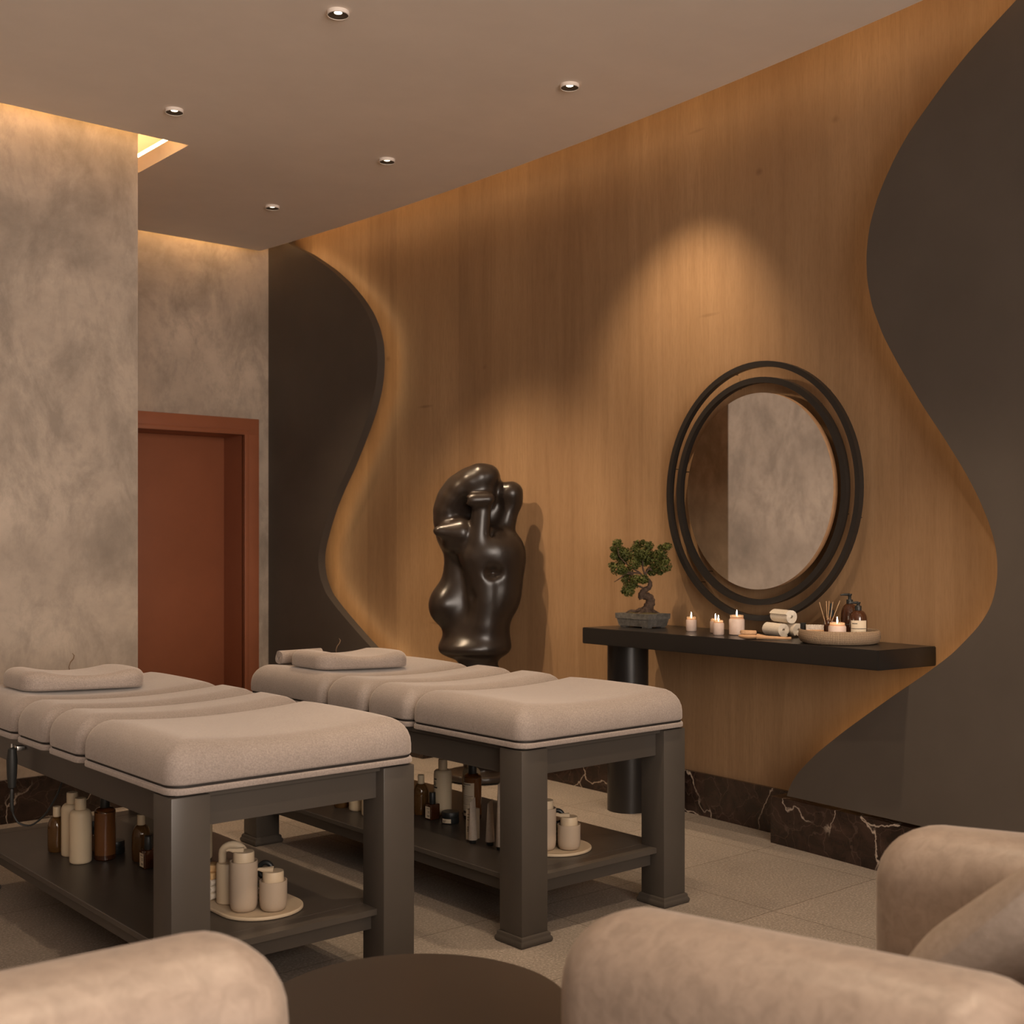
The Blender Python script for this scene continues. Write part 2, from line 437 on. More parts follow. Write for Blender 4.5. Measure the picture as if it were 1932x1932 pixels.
fr.obj('door_frame', RED, door)
hd = MB().rbox(DX0 + .07, DX0 + .095, YF + .252, YF + .26, .95, 1.1, .003, 2)
hd.tube([(DX0 + .082, YF + .25, 1.05), (DX0 + .082, YF + .21, 1.05), (DX0 + .2, YF + .205, 1.05)], .009).obj('door_handle', METAL, door)
struct(MB().box(-3.3, -3.2, -2.8, 5.7, 0, ZS).obj('wall_side', PLAIN, smooth=False), 'plain side wall')
wb = MB().box(-3.3, -1.9, -2.8, -2.7, 0, ZS).box(1.9, 3.2, -2.8, -2.7, 0, ZS).box(-1.9, 1.9, -2.8, -2.7, 0, .35).box(-1.9, 1.9, -2.8, -2.7, 3.1, ZS)
struct(wb.obj('wall_back', PLAIN, smooth=False), 'back wall with a wide opening for the added window')
wfm = MB()
for x in (-1.9, -.66, .6, 1.84): wfm.box(x, x + .06, -2.79, -2.71, .35, 3.1)
wfm.box(-1.9, 1.9, -2.79, -2.71, .35, .41).box(-1.9, 1.9, -2.79, -2.71, 3.04, 3.1)
win = struct(wfm.obj('added_window_1', FRAME, smooth=False), 'wide three-pane window, unseen, added for fill light')  # unseen window behind the camera, added to let fill light in
PANE = bpy.data.materials.new('added_window_glass'); PANE.use_nodes = True
_t = PANE.node_tree; _t.nodes.clear()
_o = _t.nodes.new('ShaderNodeOutputMaterial'); _m = _t.nodes.new('ShaderNodeMixShader'); _m.inputs[0].default_value = .06
_a = _t.nodes.new('ShaderNodeBsdfTransparent'); _g = _t.nodes.new('ShaderNodeBsdfGlossy'); _g.inputs['Roughness'].default_value = .03
_t.links.new(_a.outputs[0], _m.inputs[1]); _t.links.new(_g.outputs[0], _m.inputs[2]); _t.links.new(_m.outputs[0], _o.inputs[0])
for x in (-1.84, -.6, .66): MB().box(x, x + 1.18, -2.755, -2.749, .41, 3.04).obj('pane', PANE, win, smooth=False)

# ------------------------------------------------------------------ the two dark wavy panels floating in front of the oak
LP = [(2.3, ZS), (2.118, 3.229), (1.881, 3.121), (1.645, 2.984), (1.484, 2.87), (1.359, 2.759), (1.271, 2.663), (1.21, 2.568), (1.171, 2.463), (1.163, 2.363), (1.171, 2.265), (1.193, 2.173), (1.237, 2.071), (1.293, 1.974), (1.371, 1.855), (1.466, 1.717), (1.562, 1.598), (1.647, 1.477), (1.709, 1.361), (1.758, 1.251), (1.78, 1.177), (1.78, 1.104), (1.758, 1.023), (1.696, 0.928), (1.586, 0.844), (1.466, 0.763), (1.312, 0.665), (1.156, 0.572), (0.969, 0.448), (0.84, 0.33), (0.78, 0.195)]
RP = [(-3.35, ZS), (-3.08, 3.2), (-2.943, 3.112), (-2.869, 3.069), (-2.805, 3.031), (-2.74, 2.988), (-2.673, 2.938), (-2.604, 2.879), (-2.498, 2.785), (-2.436, 2.711), (-2.385, 2.633), (-2.35, 2.569), (-2.317, 2.481), (-2.304, 2.41), (-2.299, 2.358), (-2.303, 2.267), (-2.327, 2.163), (-2.378, 2.045), (-2.417, 1.978), (-2.466, 1.899), (-2.559, 1.759), (-2.648, 1.639), (-2.734, 1.516), (-2.791, 1.421), (-2.835, 1.329), (-2.859, 1.257), (-2.869, 1.2), (-2.869, 1.138), (-2.859, 1.081), (-2.841, 1.029), (-2.802, 0.971), (-2.775, 0.942), (-2.685, 0.856), (-2.569, 0.773), (-2.448, 0.694), (-2.323, 0.608), (-2.192, 0.516), (-2.056, 0.412), (-1.957, 0.319), (-1.914, 0.259), (-1.889, 0.195)]
def smooth_curve(P, n=150):
    A = np.array(P); z = np.linspace(A[0, 1], A[-1, 1], n * 4); s = np.interp(z, A[::-1, 1], A[::-1, 0])
    k = np.hanning(17); k /= k.sum(); sp = np.pad(s, 8, mode='edge')
    sp[:8] = s[0] + (s[0] - s[1:9][::-1]); sp[-8:] = s[-1] + (s[-1] - s[-9:-1][::-1])
    s2 = np.convolve(sp, k, 'valid'); s2[0] = s[0]; s2[-1] = s[-1]
    return list(zip(s2[::4], z[::4]))
def wavy_panel(name, P, s_end, label, ledm, inset, zlo):
    C = smooth_curve(P); n = 16; RF, RB = 22.61, 22.665; b = MB(); v = []; f = []; m = len(C)
    for R in (RF, RB):
        for s, z in C:
            for k in range(n + 1):
                u = s + (s_end - s) * (k / n) ** 1.5
                x, y = arc(22.61, u); a = u / 22.61
                v.append((CX0 + R * math.cos(a), CY0 + R * math.sin(a), z))
    st = n + 1; N = m * st
    for i in range(m - 1):
        for k in range(n):
            q = (i * st + k, i * st + k + 1, (i + 1) * st + k + 1, (i + 1) * st + k)
            f += [q, tuple(N + j for j in q[::-1])]
        f.append((i * st, (i + 1) * st, N + (i + 1) * st, N + i * st))
        f.append((i * st + n, N + i * st + n, N + (i + 1) * st + n, (i + 1) * st + n))
    for k in range(n):
        e = (m - 1) * st; f += [(e + k, e + k + 1, N + e + k + 1, N + e + k), (k, N + k, N + k + 1, k + 1)]
    o = struct(b.add(v, f).obj(name, PANEL, ang=35), label)
    # light strip fixed to the back of the panel just inside its edge
    b = MB(); v = []; f = []; sg = 1 if s_end > P[0][0] or s_end > P[-1][0] else -1
    D = [(s, z) for s, z in C if zlo < z < ZC + .05]
    for i, (s, z) in enumerate(D):
        p, q = D[max(i - 1, 0)], D[min(i + 1, len(D) - 1)]
        ts, tz = q[0] - p[0], q[1] - p[1]; L = math.hypot(ts, tz); ns, nz = -tz / L, ts / L
        if ns * sg < 0: ns, nz = -ns, -nz
        for d in (inset, inset + .014):
            a = (s + ns * d) / 22.61
            for R in (RB + .003, RB + .012): v.append((CX0 + R * math.cos(a), CY0 + R * math.sin(a), z + nz * d))
    for i in range(len(D) - 1):
        k = i * 4
        f += [(k, k + 4, k + 5, k + 1), (k + 1, k + 5, k + 7, k + 3), (k + 3, k + 7, k + 6, k + 2), (k + 2, k + 6, k + 4, k)]
    b.add(v, f).obj('light_strip', ledm, o, smooth=False)
    return o
wavy_panel('trim_2', LP, 2.372, 'dark wavy wall panel beside the rear plaster wall', LED_P1, .022, .3)
wavy_panel('trim_3', RP, -5.6, 'large dark wavy wall panel behind the armchair', LED_P2, .016, .3)
arc_wall('baseboard_left_panel', 22.615, .7346 / 22.62, 2.36 / 22.61, 0, .195, MARBLE, 30, .14, 'marble baseboard below the dark panel by the door')
arc_wall('baseboard_right_panel', 22.615, -5.6 / 22.61, -1.8036 / 22.62, 0, .195, MARBLE, 40, .14, 'marble baseboard below the large dark panel')

# ------------------------------------------------------------------ ceiling downlights
def spot(parent, W, half, aim=None, blend=.85, rad=.025, col=(1, .74, .48)):
    l = bpy.data.lights.new('downlight_beam', 'SPOT'); l.energy = W; l.color = col
    l.spot_size = math.radians(2 * half); l.spot_blend = blend; l.shadow_soft_size = rad
    o = bpy.data.objects.new('downlight_beam', l); COL.objects.link(o); o.parent = parent
    o.location = (0, 0, -.03)
    if aim: o.rotation_euler = (Vector(aim) - Vector((parent.location.x, parent.location.y, ZC - .03))).to_track_quat('-Z', 'Y').to_euler()
    return o
def downlight(loc, label):
    t = thing('ceiling_downlight', label, 'ceiling light', loc, 0, 'recessed ceiling downlights')
    MB().lathe([(.040, 0), (.040, -.0135), (.037, -.0145), (.0365, -.013)], 32, cap0=False, cap1=False).obj('trim_ring', CEIL, t)
    MB().lathe([(.0365, -.013), (.028, -.009), (.0145, -.004)], 32, cap0=False, cap1=False).obj('reflector', TRIMB, t)
    MB().lathe([(.0148, -.0042), (.0005, -.0046)], 24, cap0=False, cap1=False).obj('bulb', BULB, t)
    return t
SPOTS = [((2.378, 3.749), 'ceiling downlight above the bed nearest the plaster wall, at the top edge of the view', (46, 45, None)),
         ((2.369, 5.068), 'ceiling downlight closest to the yellow lit ceiling slot', (190, 29, (3.9, 4.98, 1.08))),
         ((3.492, 3.723), 'ceiling downlight in the wall-side row, nearest the mirror', (92, 33, (4.12, 3.8, 2.22))),
         ((3.483, 5.041), 'middle ceiling downlight of the row along the oak wall', (165, 42, None)),
         ((3.473, 6.164), 'smallest looking ceiling downlight, nearest the door corner', (95, 38, None))]
proto = None
for (x, y), lab, (W, half, aim) in SPOTS:
    if proto is None: t = proto = downlight((x, y, ZC), lab)
    else: t = dup(proto, (x, y, ZC), 0, lab)
BEAMS = [o for o in COL.objects if o.name.startswith('ceiling_downlight')]
for o, (_, _, (W, half, aim)) in zip(BEAMS, SPOTS): spot(o, W, half, aim)

# ------------------------------------------------------------------ massage tables
def bed_frame_parts(t):
    W, L, lg = .755, 1.785, .108
    for x in (0, W - lg):
        for y in (0, L - lg):
            g = MB().rbox(x, x + lg, y, y + lg, .02, .61, .003, 2)
            lo = g.obj('leg', FRAME, t)
            f = MB(); cx, cy = x + lg / 2, y + lg / 2
            prof = [(.0615, 0), (.0645, .004), (.066, .010), (.0645, .016), (.0615, .020), (.0605, .022), (.0605, .027), (.0585, .031), (.055, .034)]
            v = []; q = []
            for r, z in prof:
                r *= 1.0
                v += [(cx - r, cy - r, z), (cx + r, cy - r, z), (cx + r, cy + r, z), (cx - r, cy + r, z)]
            for k in range(len(prof) - 1):
                for i in range(4): q.append((k * 4 + i, k * 4 + (i + 1) % 4, k * 4 + 4 + (i + 1) % 4, k * 4 + 4 + i))
            q.append((3, 2, 1, 0)); f.add(v, q).obj('foot', FRAME, lo, ang=50)
    a = MB()
    a.box(.04, .07, lg, L - lg, .52, .605).box(W - .07, W - .04, lg, L - lg, .52, .605)
    a.box(lg, W - lg, .04, .07, .52, .605).box(lg, W - lg, L - .07, L - .04, .52, .605)
    a.obj('apron', FRAME, t, smooth=False)
    a = MB(); a.rbox(.03, W - .03, lg - .0001, L - lg + .0001, .182, .2, .002, 1).box(lg, W - lg, .035, lg, .1822, .2).box(lg, W - lg, L - lg, L - .035, .1822, .2)
    a.obj('lower_shelf', FRAME, t, smooth=False)
    a = MB(); a.box(.06, .085, lg, L - lg, .135, .182).box(W - .085, W - .06, lg, L - lg, .135, .182)
    a.box(lg, W - lg, .065, .09, .135, .182).box(lg, W - lg, L - .09, L - .065, .135, .182)
    a.obj('shelf_rail', FRAME, t, smooth=False)
    seams = [-.01, .592, .872, 1.152, 1.75]
    MB().box(.02, W - .02, .02, L - .02, .6, .618).obj('support_board', FRAME, t, smooth=False)
    for i in range(4):
        y0, y1 = seams[i], seams[i + 1]; l = y1 - y0 - .003; cy = (y0 + y1) / 2; w = .768
        def zf(x, y, l=l):
            u = abs(x) / (w / 2); e = y / (l / 2)
            return .026 * min(1, u) ** 2 - .02 - .010 * abs(e) ** 3
        p = MB().pad(w, l, .64, .116, .05, .085, zf, lift=.006).move((W / 2, cy, 0))
        o = p.obj('cushion', PAD, t, ang=60)
        MB().pad(w - .012, l - .008, .632, .0105, .045, .002).move((W / 2, cy, 0)).obj('piping', PIPE, o)
        MB().pad(w, l, .616, .0175, .045, .006, lift=.003).move((W / 2, cy, 0)).obj('base_band', PAD, o)
def make_bed(loc, label):
    t = thing('massage_table', label, 'massage table', loc, 0, 'massage tables')
    bed_frame_parts(t); return t
B1 = (1.351, 2.908, 0); B2 = (2.483, 2.863, 0)
bed = make_bed(B1, 'beige padded massage table in front of the plaster wall')
dup(bed, B2, 0, 'beige padded massage table beside the oak wall and dark statue')
OFF = (1.12, -.042)
BN = ('in front of the plaster wall', 'beside the oak wall')

def twice(build, labels, pos, cat, name, group=None, rz=0):
    """a thing on both tables: build once, copy to the second table at the same spot"""
    t = thing(name, labels[0], cat, pos, rz, group); build(t)
    dup(t, (pos[0] + OFF[0], pos[1] + OFF[1], pos[2]), rz, labels[1], group); return t

def head_pillow(t):
    w, l = .47, .25
    zf = lambda x, y: .024 * min(1, abs(x) / .16) ** 2 - .022 - .008 * (y / .12) ** 2
    MB().pad(w, l, 0, .075, .07, .034, zf, lift=.014).obj('pillow_body', PILLOW, t, ang=70)
def head_pillow_single(loc, label, rz):
    w, l = .435, .27
    zf = lambda x, y: .018 * min(1, abs(x) / .15) ** 2 - .018 - .004 * (y / .13) ** 2
    o = MB().pad(w, l, 0, .068, .06, .034, zf, lift=.012).obj('head_pillow', PILLOW, None, ang=70)
    o.location = loc; o.rotation_euler = (0, math.radians(2), rz); return tag(o, label, 'pillow', 'head pillows on the massage tables')
PZ = .746
hp = head_pillow_single((1.63, 4.29, PZ + .004), 'bone-shaped beige head pillow on the table in front of the plaster wall', 0)
h2 = hp.copy(); COL.objects.link(h2); h2.location = (1.63 + OFF[0], 4.29 + OFF[1], PZ + .004)
h2['label'] = 'bone-shaped beige head pillow on the table beside the oak wall'

def towel_roll(L, R, turns=3.2, th=.009):
    b = MB(); n = int(turns * 22); v = []; f = []
    for i in range(n + 1):
        a = 2 * PI * turns * i / n; r = R - (turns - a / (2 * PI)) * (R - .006) / turns
        for rr in (max(r - th * .42, .001), r + th * .42):
            for y in (-L / 2, L / 2):
                yy = y * (1 - .02 * math.sin(3 * a))
                v.append((rr * math.cos(a), yy, rr * math.sin(a)))
    for i in range(n):
        k = i * 4
        f += [(k, k + 1, k + 5, k + 4), (k + 2, k + 6, k + 7, k + 3), (k, k + 4, k + 6, k + 2), (k + 1, k + 3, k + 7, k + 5)]
    f += [(0, 2, 3, 1), (n * 4, n * 4 + 1, n * 4 + 3, n * 4 + 2)]
    return b.add(v, f)
o = towel_roll(.2, .029, 2.6).move(M=Matrix.Rotation(PI / 2, 4, 'Z')).obj('rolled_towel', PILLOW, None, ang=50)
o.location = (2.665, 4.5, PZ + .031)
tag(o, 'rolled beige towel half hidden behind the head pillow by the oak wall', 'towel')

def sprig(loc, label):
    b = MB(); p = [(0, 0, 0), (.002, 0, .03), (-.002, 0, .055), (.003, -.002, .072), (.012, -.006, .084), (.014, -.009, .096), (.008, -.007, .105)]
    b.tube(p, [.002, .0018, .0016, .002, .0024, .0022, .001], 7)
    o = b.obj('dried_twig', TWIG, None); o.location = loc
    return tag(o, label, 'twig', 'dried twigs behind the head pillows')
s1 = sprig((1.68, 4.47, PZ), 'thin dried twig behind the pillow in front of the plaster wall')
s2 = s1.copy(); COL.objects.link(s2); s2.location = (1.68 + OFF[0], 4.47 + OFF[1], PZ)
s2['label'] = 'thin dried twig behind the pillow, seen against the dark panel'

def remote(t):
    MB().rbox(-.018, .0095, -.012, .012, -.012, .004, .002, 2).tube([(-.02, 0, -.006), (-.032, 0, -.012), (-.03, 0, .012)], .004).obj('hook', METAL, t)
    MB().lathe([(.004, -.135), (.012, -.13), (.016, -.085), (.017, -.04), (.013, -.005), (.006, 0)], 18, (-.03, 0, 0)).obj('handset', RUBB, t)
    p = [(-.03, 0, -.13), (-.031, .001, -.18), (-.026, .002, -.22), (-.012, -.01, -.25), (.02, -.03, -.26), (.055, -.06, -.225), (.085, -.085, -.16), (.105, -.1, -.09), (.115, -.105, -.035)]
    C = []
    for i in range(len(p) - 1):
        for k in range(5):
            q = k / 5; a = Vector(p[i]).lerp(Vector(p[i + 1]), q); C.append(a)
    for _ in range(3): C = [C[0]] + [(C[i - 1] + C[i] * 2 + C[i + 1]) / 4 for i in range(1, len(C) - 1)] + [C[-1]]
    MB().tube(C, [.0062 if c.z < -.13 and i < 9 else .0032 for i, c in enumerate(C)], 7).obj('cord', RUBB, t)
twice(remote, ['black hand control hanging by its cord from the table in front of the plaster wall', 'black hand control on the side of the table by the oak wall'],
      (1.379, 4.09, .590), 'remote control', 'hand_control', 'massage table hand controls')

# ---------------------------------------------------------------- toiletries on the lower shelves
def arc_patch(r, a0, a1, z0, z1, n=14):
    v = []; f = []
    for i in range(n + 1):
        a = a0 + (a1 - a0) * i / n
        for z in (z0, z1): v.append((r * math.cos(a), r * math.sin(a), z))
    for i in range(n): f.append((i * 2, i * 2 + 2, i * 2 + 3, i * 2 + 1))
    return MB().add(v, f)
def bottle(t, r, hs, hn, ht, rcap, body, cap, neck=None, rn=None, soft=.5):
    """shoulder height hs, neck top hn, overall ht"""
    rn = rn or rcap * .85; prof = [(r * .88, 0), (r * .97, .003), (r, .008), (r, hs)]
    for k in range(1, 8):
        a = PI / 2 * k / 7; prof.append((rn + (r - rn) * math.cos(a), hs + (hn - hs) * (math.sin(a) ** (1 if soft > .4 else .8))))
    MB().lathe(prof, 32).obj('bottle_body', body, t)
    MB().lathe([(rcap * .96, hn - .001), (rcap, hn + .001), (rcap, ht - .002), (rcap * .94, ht)], 28).obj('cap', cap, t)
def label(t, r, a, da, z0, z1, lines=(), m=None):
    o = arc_patch(r + .0007, a - da, a + da, z0, z1).obj('paper_label', m or LABEL, t)
    if lines:
        b = MB()
        for z, h, w0, w1 in lines:
            q = arc_patch(r + .0012, a - da + 2 * da * w0, a - da + 2 * da * w1, z0 + (z1 - z0) * z, z0 + (z1 - z0) * z + h, 6); b.add(q.v, q.f)
        b.obj('lettering', INK, o)
def amber_oval(t):
    prof = [(.026, 0), (.0295, .004), (.0305, .03), (.0305, .075)]
    for k in range(1, 9):
        a = PI / 2 * k / 8; prof.append((.0105 + .02 * math.cos(a), .075 + .044 * math.sin(a)))
    o = MB().lathe(prof, 32).obj('bottle_body', AMBERO, t)
    MB().lathe([(.0125, .118), (.013, .12), (.013, .15), (.0122, .152)], 24).obj('cap', CREAM, t)
AMBERO = mat('brown_oil_glass', (.15, .075, .025), .08, spec=.6, trans=.45, ior=1.4)
def square_dropper(t):
    MB().rbox(-.022, .022, -.02, .02, 0, .06, .004, 3).obj('bottle_body', AMBERD, t)
    MB().lathe([(.0115, .058), (.0125, .062), (.0122, .101), (.011, .103)], 24).obj('cap', CAPB, t)
    q = MB().box(-.0226, -.0222, -.0145, .0145, .006, .05); lo = q.obj('paper_label', LABEL, t, smooth=False)
    b = MB()
    for z, w in ((.042, .8), (.032, .5), (.027, .45), (.016, .6), (.013, .6)): b.box(-.0231, -.0226, -.011, -.011 + .022 * w, z, z + .0017)
    b.obj('lettering', INK, lo, smooth=False)
def jar(r, h):
    def f(t):
        MB().lathe([(r * .95, 0), (r, .003), (r, h * .5)], 32).obj('jar_body', CAPB, t)
        MB().lathe([(r * .97, h * .5), (r * .98, h * .52), (r * .98, h - .003), (r * .93, h)], 32).obj('lid', CAPB, t)
        label(t, r, math.radians(205), .55, .004, h * .46, ((.5, .0015, .1, .5), (.25, .0015, .1, .4)))
    return f
def cyl_amber(t, cap_h=.2):
    r = .0345
    MB().lathe([(r * .9, 0), (r, .004), (r, .018)], 32).obj('glass_base', AMBERD, t)
    prof = [(r, .018), (r, .158)]
    MB().lathe(prof, 32).obj('bottle_body', OILAMB, t)
    pr = [(r, .158)] + [(.013 + (r - .013) * math.cos(PI / 2 * k / 6), .158 + .016 * math.sin(PI / 2 * k / 6)) for k in range(1, 7)]
    MB().lathe(pr, 32).obj('shoulder', AMBER, t)
    MB().lathe([(.0155, .172), (.016, .175), (.016, .212), (.015, .214)], 24).obj('cap', CAPB, t)
def tube_pack(h):
    def f(t):
        v = []; q = []; n = 20; K = 7; w = .0165
        for k in range(K + 1):
            u = k / K; z = .012 + (h - .012) * u
            for i in range(n):
                a = 2 * PI * i / n; rx = w * (1 + .08 * u); ry = w * .9 * (1 - u) ** .7 + .0012
                v.append((rx * math.cos(a), ry * math.sin(a), z + (.006 * u ** 4 * math.cos(a))))
        for k in range(K):
            for i in range(n): q.append((k * n + i, k * n + (i + 1) % n, (k + 1) * n + (i + 1) % n, (k + 1) * n + i))
        q += [tuple(range(n))[::-1], tuple(K * n + i for i in range(n))]
        MB().add(v, q).obj('tube_body', TUBE, t)
        MB().lathe([(.012, 0), (.0125, .001), (.0125, .0125)], 20).obj('cap', CAPB, t)
    return f
SZ = .2006
GRP = 'toiletries on the massage table shelves'
def lab2(s): return [s + ' under the table by the plaster wall', s + ' under the table by the oak wall']
twice(amber_oval, lab2('brown cream-capped oil bottle at the far end'), (1.537, 4.205, SZ), 'bottle', 'oil_bottle', GRP)
cb = lambda t: bottle(t, .0357, .152, .175, .212, .0182, CREAM, CREAM, rn=.02)
twice(cb, lab2('rear one of two plain tall cream bottles'), (1.557, 4.118, SZ), 'bottle', 'lotion_bottle', GRP)
twice(cb, lab2('front one of two plain tall cream bottles'), (1.543, 4.007, SZ), 'bottle', 'lotion_bottle', GRP)
twice(lambda t: bottle(t, .0182, .05, .06, .103, .0165, OILAMB, CAPB), lab2('little amber bottle with tall black cap'), (1.635, 4.131, SZ), 'bottle', 'serum_bottle', GRP)
twice(cyl_amber, lab2('unlabelled amber cylinder bottle'), (1.620, 3.993, SZ), 'bottle', 'oil_bottle', GRP)
twice(jar(.0289, .043), lab2('small black jar behind amber cylinder bottle'), (1.680, 4.046, SZ), 'jar', 'cream_jar', GRP)
twice(amber_oval, lab2('brown oil bottle beside the square bottle'), (1.705, 3.899, SZ), 'bottle', 'oil_bottle', GRP)
twice(square_dropper, lab2('square dark bottle with white label and black cap'), (1.684, 3.797, SZ), 'bottle', 'dropper_bottle', GRP, .0)
def cream_lab(t):
    bottle(t, .035, .16, .174, .214, .0175, CREAM, CREAM, rn=.024, soft=.3)
    label(t, .035, math.radians(200), .95, .085, .153, ((.78, .005, .18, .42), (.62, .0025, .18, .36), (.54, .0025, .18, .4), (.46, .0025, .18, .38), (.3, .006, .18, .46)), CREAM)
twice(cream_lab, lab2('cream bottle with grey lettering on a raised label'), (1.766, 3.839, SZ), 'bottle', 'lotion_bottle', GRP)
twice(jar(.034, .043), lab2('wide black jar with a paper label'), (1.701, 3.707, SZ), 'jar', 'cream_jar', GRP)
def cyl_amber_label(t):
    cyl_amber(t)
    label(t, .0345, math.radians(196), .8, .016, .142, ((.94, .0025, .04, .75), (.87, .0025, .06, .3), (.8, .002, .06, .25), (.6, .0012, .05, .9), (.55, .0012, .05, .8), (.5, .0012, .05, .85), (.45, .0012, .05, .9), (.4, .0012, .05, .8), (.35, .0012, .05, .85), (.08, .009, .1, .5)))
twice(cyl_amber_label, lab2('amber cylinder bottle with a tall paper label'), (1.805, 3.703, SZ), 'bottle', 'oil_bottle', GRP)
twice(cb, lab2('plain cream bottle behind labelled amber bottle'), (1.868, 3.79, SZ), 'bottle', 'lotion_bottle', GRP)
twice(tube_pack(.152), lab2('pale cosmetic tube standing farthest from the tray'), (1.570, 3.408, SZ), 'tube', 'cosmetic_tube', GRP, .35)
twice(tube_pack(.152), lab2('middle pale cosmetic tube of the row of three'), (1.599, 3.347, SZ), 'tube', 'cosmetic_tube', GRP, .35)
twice(tube_pack(.232), lab2('tallest pale cosmetic tube, next to the tray'), (1.584, 3.273, SZ), 'tube', 'cosmetic_tube', GRP, .35)
def carton(t):
    MB().rbox(-.022, .022, -.014, .014, 0, .108, .001, 1).obj('carton_body', LABEL, t, smooth=False)
    b = MB()
    for z in (.09, .08, .07, .045, .04, .035, .03): b.box(-.0224, -.022, -.01, .008, z, z + .002)
    b.obj('lettering', INK, t, smooth=False)
twice(carton, lab2('slim white carton behind the cosmetic tubes'), (1.606, 3.452, SZ), 'box', 'cosmetic_carton', GRP, .2)
# tray with dispensers
def tray(t):
    MB().pad(.245, .34, 0, .010, .118, .004, lambda x, y: -.0045 * (1 if (x / .122) ** 2 + (y / .16) ** 2 < .93 else 0), nc=14, lift=.003).obj('tray_body', PLATE, t, ang=60)
twice(tray, ['oval beige tray of dispensers under the table by the plaster wall', 'oval beige tray of dispensers under the table by the oak wall'], (1.742, 3.212, SZ), 'tray', 'ceramic_tray', GRP)
def dispenser(h, ht):
    def f(t):
        r = .0395
        prof = [(r * .62, 0), (r * .78, .0015), (r * .9, .007), (r * .97, .016), (r, .03), (r, h - .003), (r * 1.0, h), (r * .93, h), (r * .9, h - .004), (r * .78, h - .005)]
        MB().lathe(prof, 36, cap1=True).obj('container', TAUPE, t)
        MB().lathe([(r * .76, h - .006), (r * .76, ht - .004), (r * .73, ht), (.002, ht + .001)], 36).obj('pump_head', PLATE, t)
        b = MB().tube([(0, 0, ht - .001), (-.02, .014, ht + .002), (-.033, .024, ht + .005), (-.039, .029, ht + .002)], [.014, .008, .0045, .003], 8)
        b.obj('spout', PLATE, t)
    return f
TZ = SZ + .0062
twice(dispenser(.142, .168), lab2('tall taupe pump dispenser on tray'), (1.689, 3.162, TZ), 'dispenser', 'soap_dispenser', GRP)
twice(dispenser(.085, .111), lab2('short taupe pump dispenser on the tray'), (1.756, 3.112, TZ), 'dispenser', 'soap_dispenser', GRP)
def swan(t):
    MB().lathe([(.03, 0), (.0335, .003), (.034, .112), (.031, .117), (.004, .118)], 32).obj('container', PLATE, t)
    v = []; q = []; n = 16
    P = [(-.012, .012, .116)] + [(-.012 + .0, .012, .116)][:0] + [(-.012 + .024 * (1 - math.cos(a)), .012 - .02 * (1 - math.cos(a)), .142 + .024 * math.sin(a)) for a in [PI * k / 10 for k in range(11)]] + [(.03, -.024, .13)]
    MB().tube(P, [.012] * 2 + [.0125] * (len(P) - 4) + [.01, .007], 12).obj('pump_arch', PLATE, t)
twice(swan, lab2('cream arch-pump dispenser on tray'), (1.692, 3.262, TZ), 'dispenser', 'soap_dispenser', GRP)
def folded(t):
    b = MB()
    for k in range(3):
        z = k * .02
        v = []; q = []; K = 10; w, l = .045, .062
        prof = [(-l / 2, z + .001), (l / 2 - .01, z + .001)] + [(l / 2 - .01 + .01 * math.sin(a), z + .0105 - .0095 * math.cos(a)) for a in [PI * i / 8 for i in range(1, 8)]] + [(l / 2 - .01, z + .02), (-l / 2, z + .02)]
        n = len(prof)
        for x in (-w / 2, w / 2):
            for y, zz in prof: v.append((x, -y, zz))
        for i in range(n): q.append((i, (i + 1) % n, n + (i + 1) % n, n + i))
        q += [tuple(range(n))[::-1], tuple(n + i for i in range(n))]; b.add(v, q)
    b.obj('towel_fold', TOWEL, t, ang=50)
twice(folded, lab2('small folded white face cloth on the tray'), (1.672, 3.335, TZ), 'towel', 'face_cloth', GRP, .25)
def soap(t): MB().rbox(-.022, .022, -.029, .029, 0, .0195, .003, 2).obj('soap_body', SOAP, t)
twice(soap, lab2('lower honey soap bar on the face cloth'), (1.672, 3.335, TZ + .0605), 'soap', 'soap_bar', GRP, .3)
twice(soap, lab2('upper honey soap bar on the face cloth'), (1.68, 3.333, TZ + .0805), 'soap', 'soap_bar', GRP, .95)
def beaded(t):
    prof = [(.018, 0)]
    for k in range(5):
        for j in range(1, 7):
            a = PI * j / 6; prof.append((.016 + .006 * math.sin(a), k * .0135 + .0135 * j / 6))
    prof.append((.01, .07))
    MB().lathe(prof, 24).obj('bottle_body', OLIVE, t)
    ring = [(.02 * math.cos(a) * .7, -.02 * math.cos(a) * .7, .093 + .022 * math.sin(a)) for a in [2 * PI * k / 24 for k in range(24)]]
    MB().tube(ring, .0078, 10, closed=True).obj('ring_stopper', CAPB, t)
twice(beaded, lab2('olive beaded glass bottle with black ring stopper'), (1.776, 3.192, TZ), 'bottle', 'decorative_bottle', GRP)

# ------------------------------------------------------------------ wall console
CZ = .8645
shelf = thing('wall_console', 'long black console shelf on a round column under the mirror', 'console table', (4.0, 3.3, 0))
b = MB(); v = []; f = []
ys = [i / 20 for i in range(21)]
for i, y in enumerate(ys):
    yf, yb = 2.523 + (4.1 - 2.523) * y, 2.483 + (4.06 - 2.483) * y
    xf = 3.903 + (3.925 - 3.903) * y; xb = xw(RW, yb) - .001
    for z in (CZ - .0745, CZ - .0006): v += [(xf - 4, yf - 3.3, z), (xb - 4, yb - 3.3, z)]
for i in range(20):
    k = i * 4; f += [(k, k + 4, k + 5, k + 1)[::-1], (k + 2, k + 3, k + 7, k + 6)[::-1], (k, k + 2, k + 6, k + 4)[::-1], (k + 1, k + 5, k + 7, k + 3)[::-1]]
f += [(0, 1, 3, 2), (80, 82, 83, 81)]
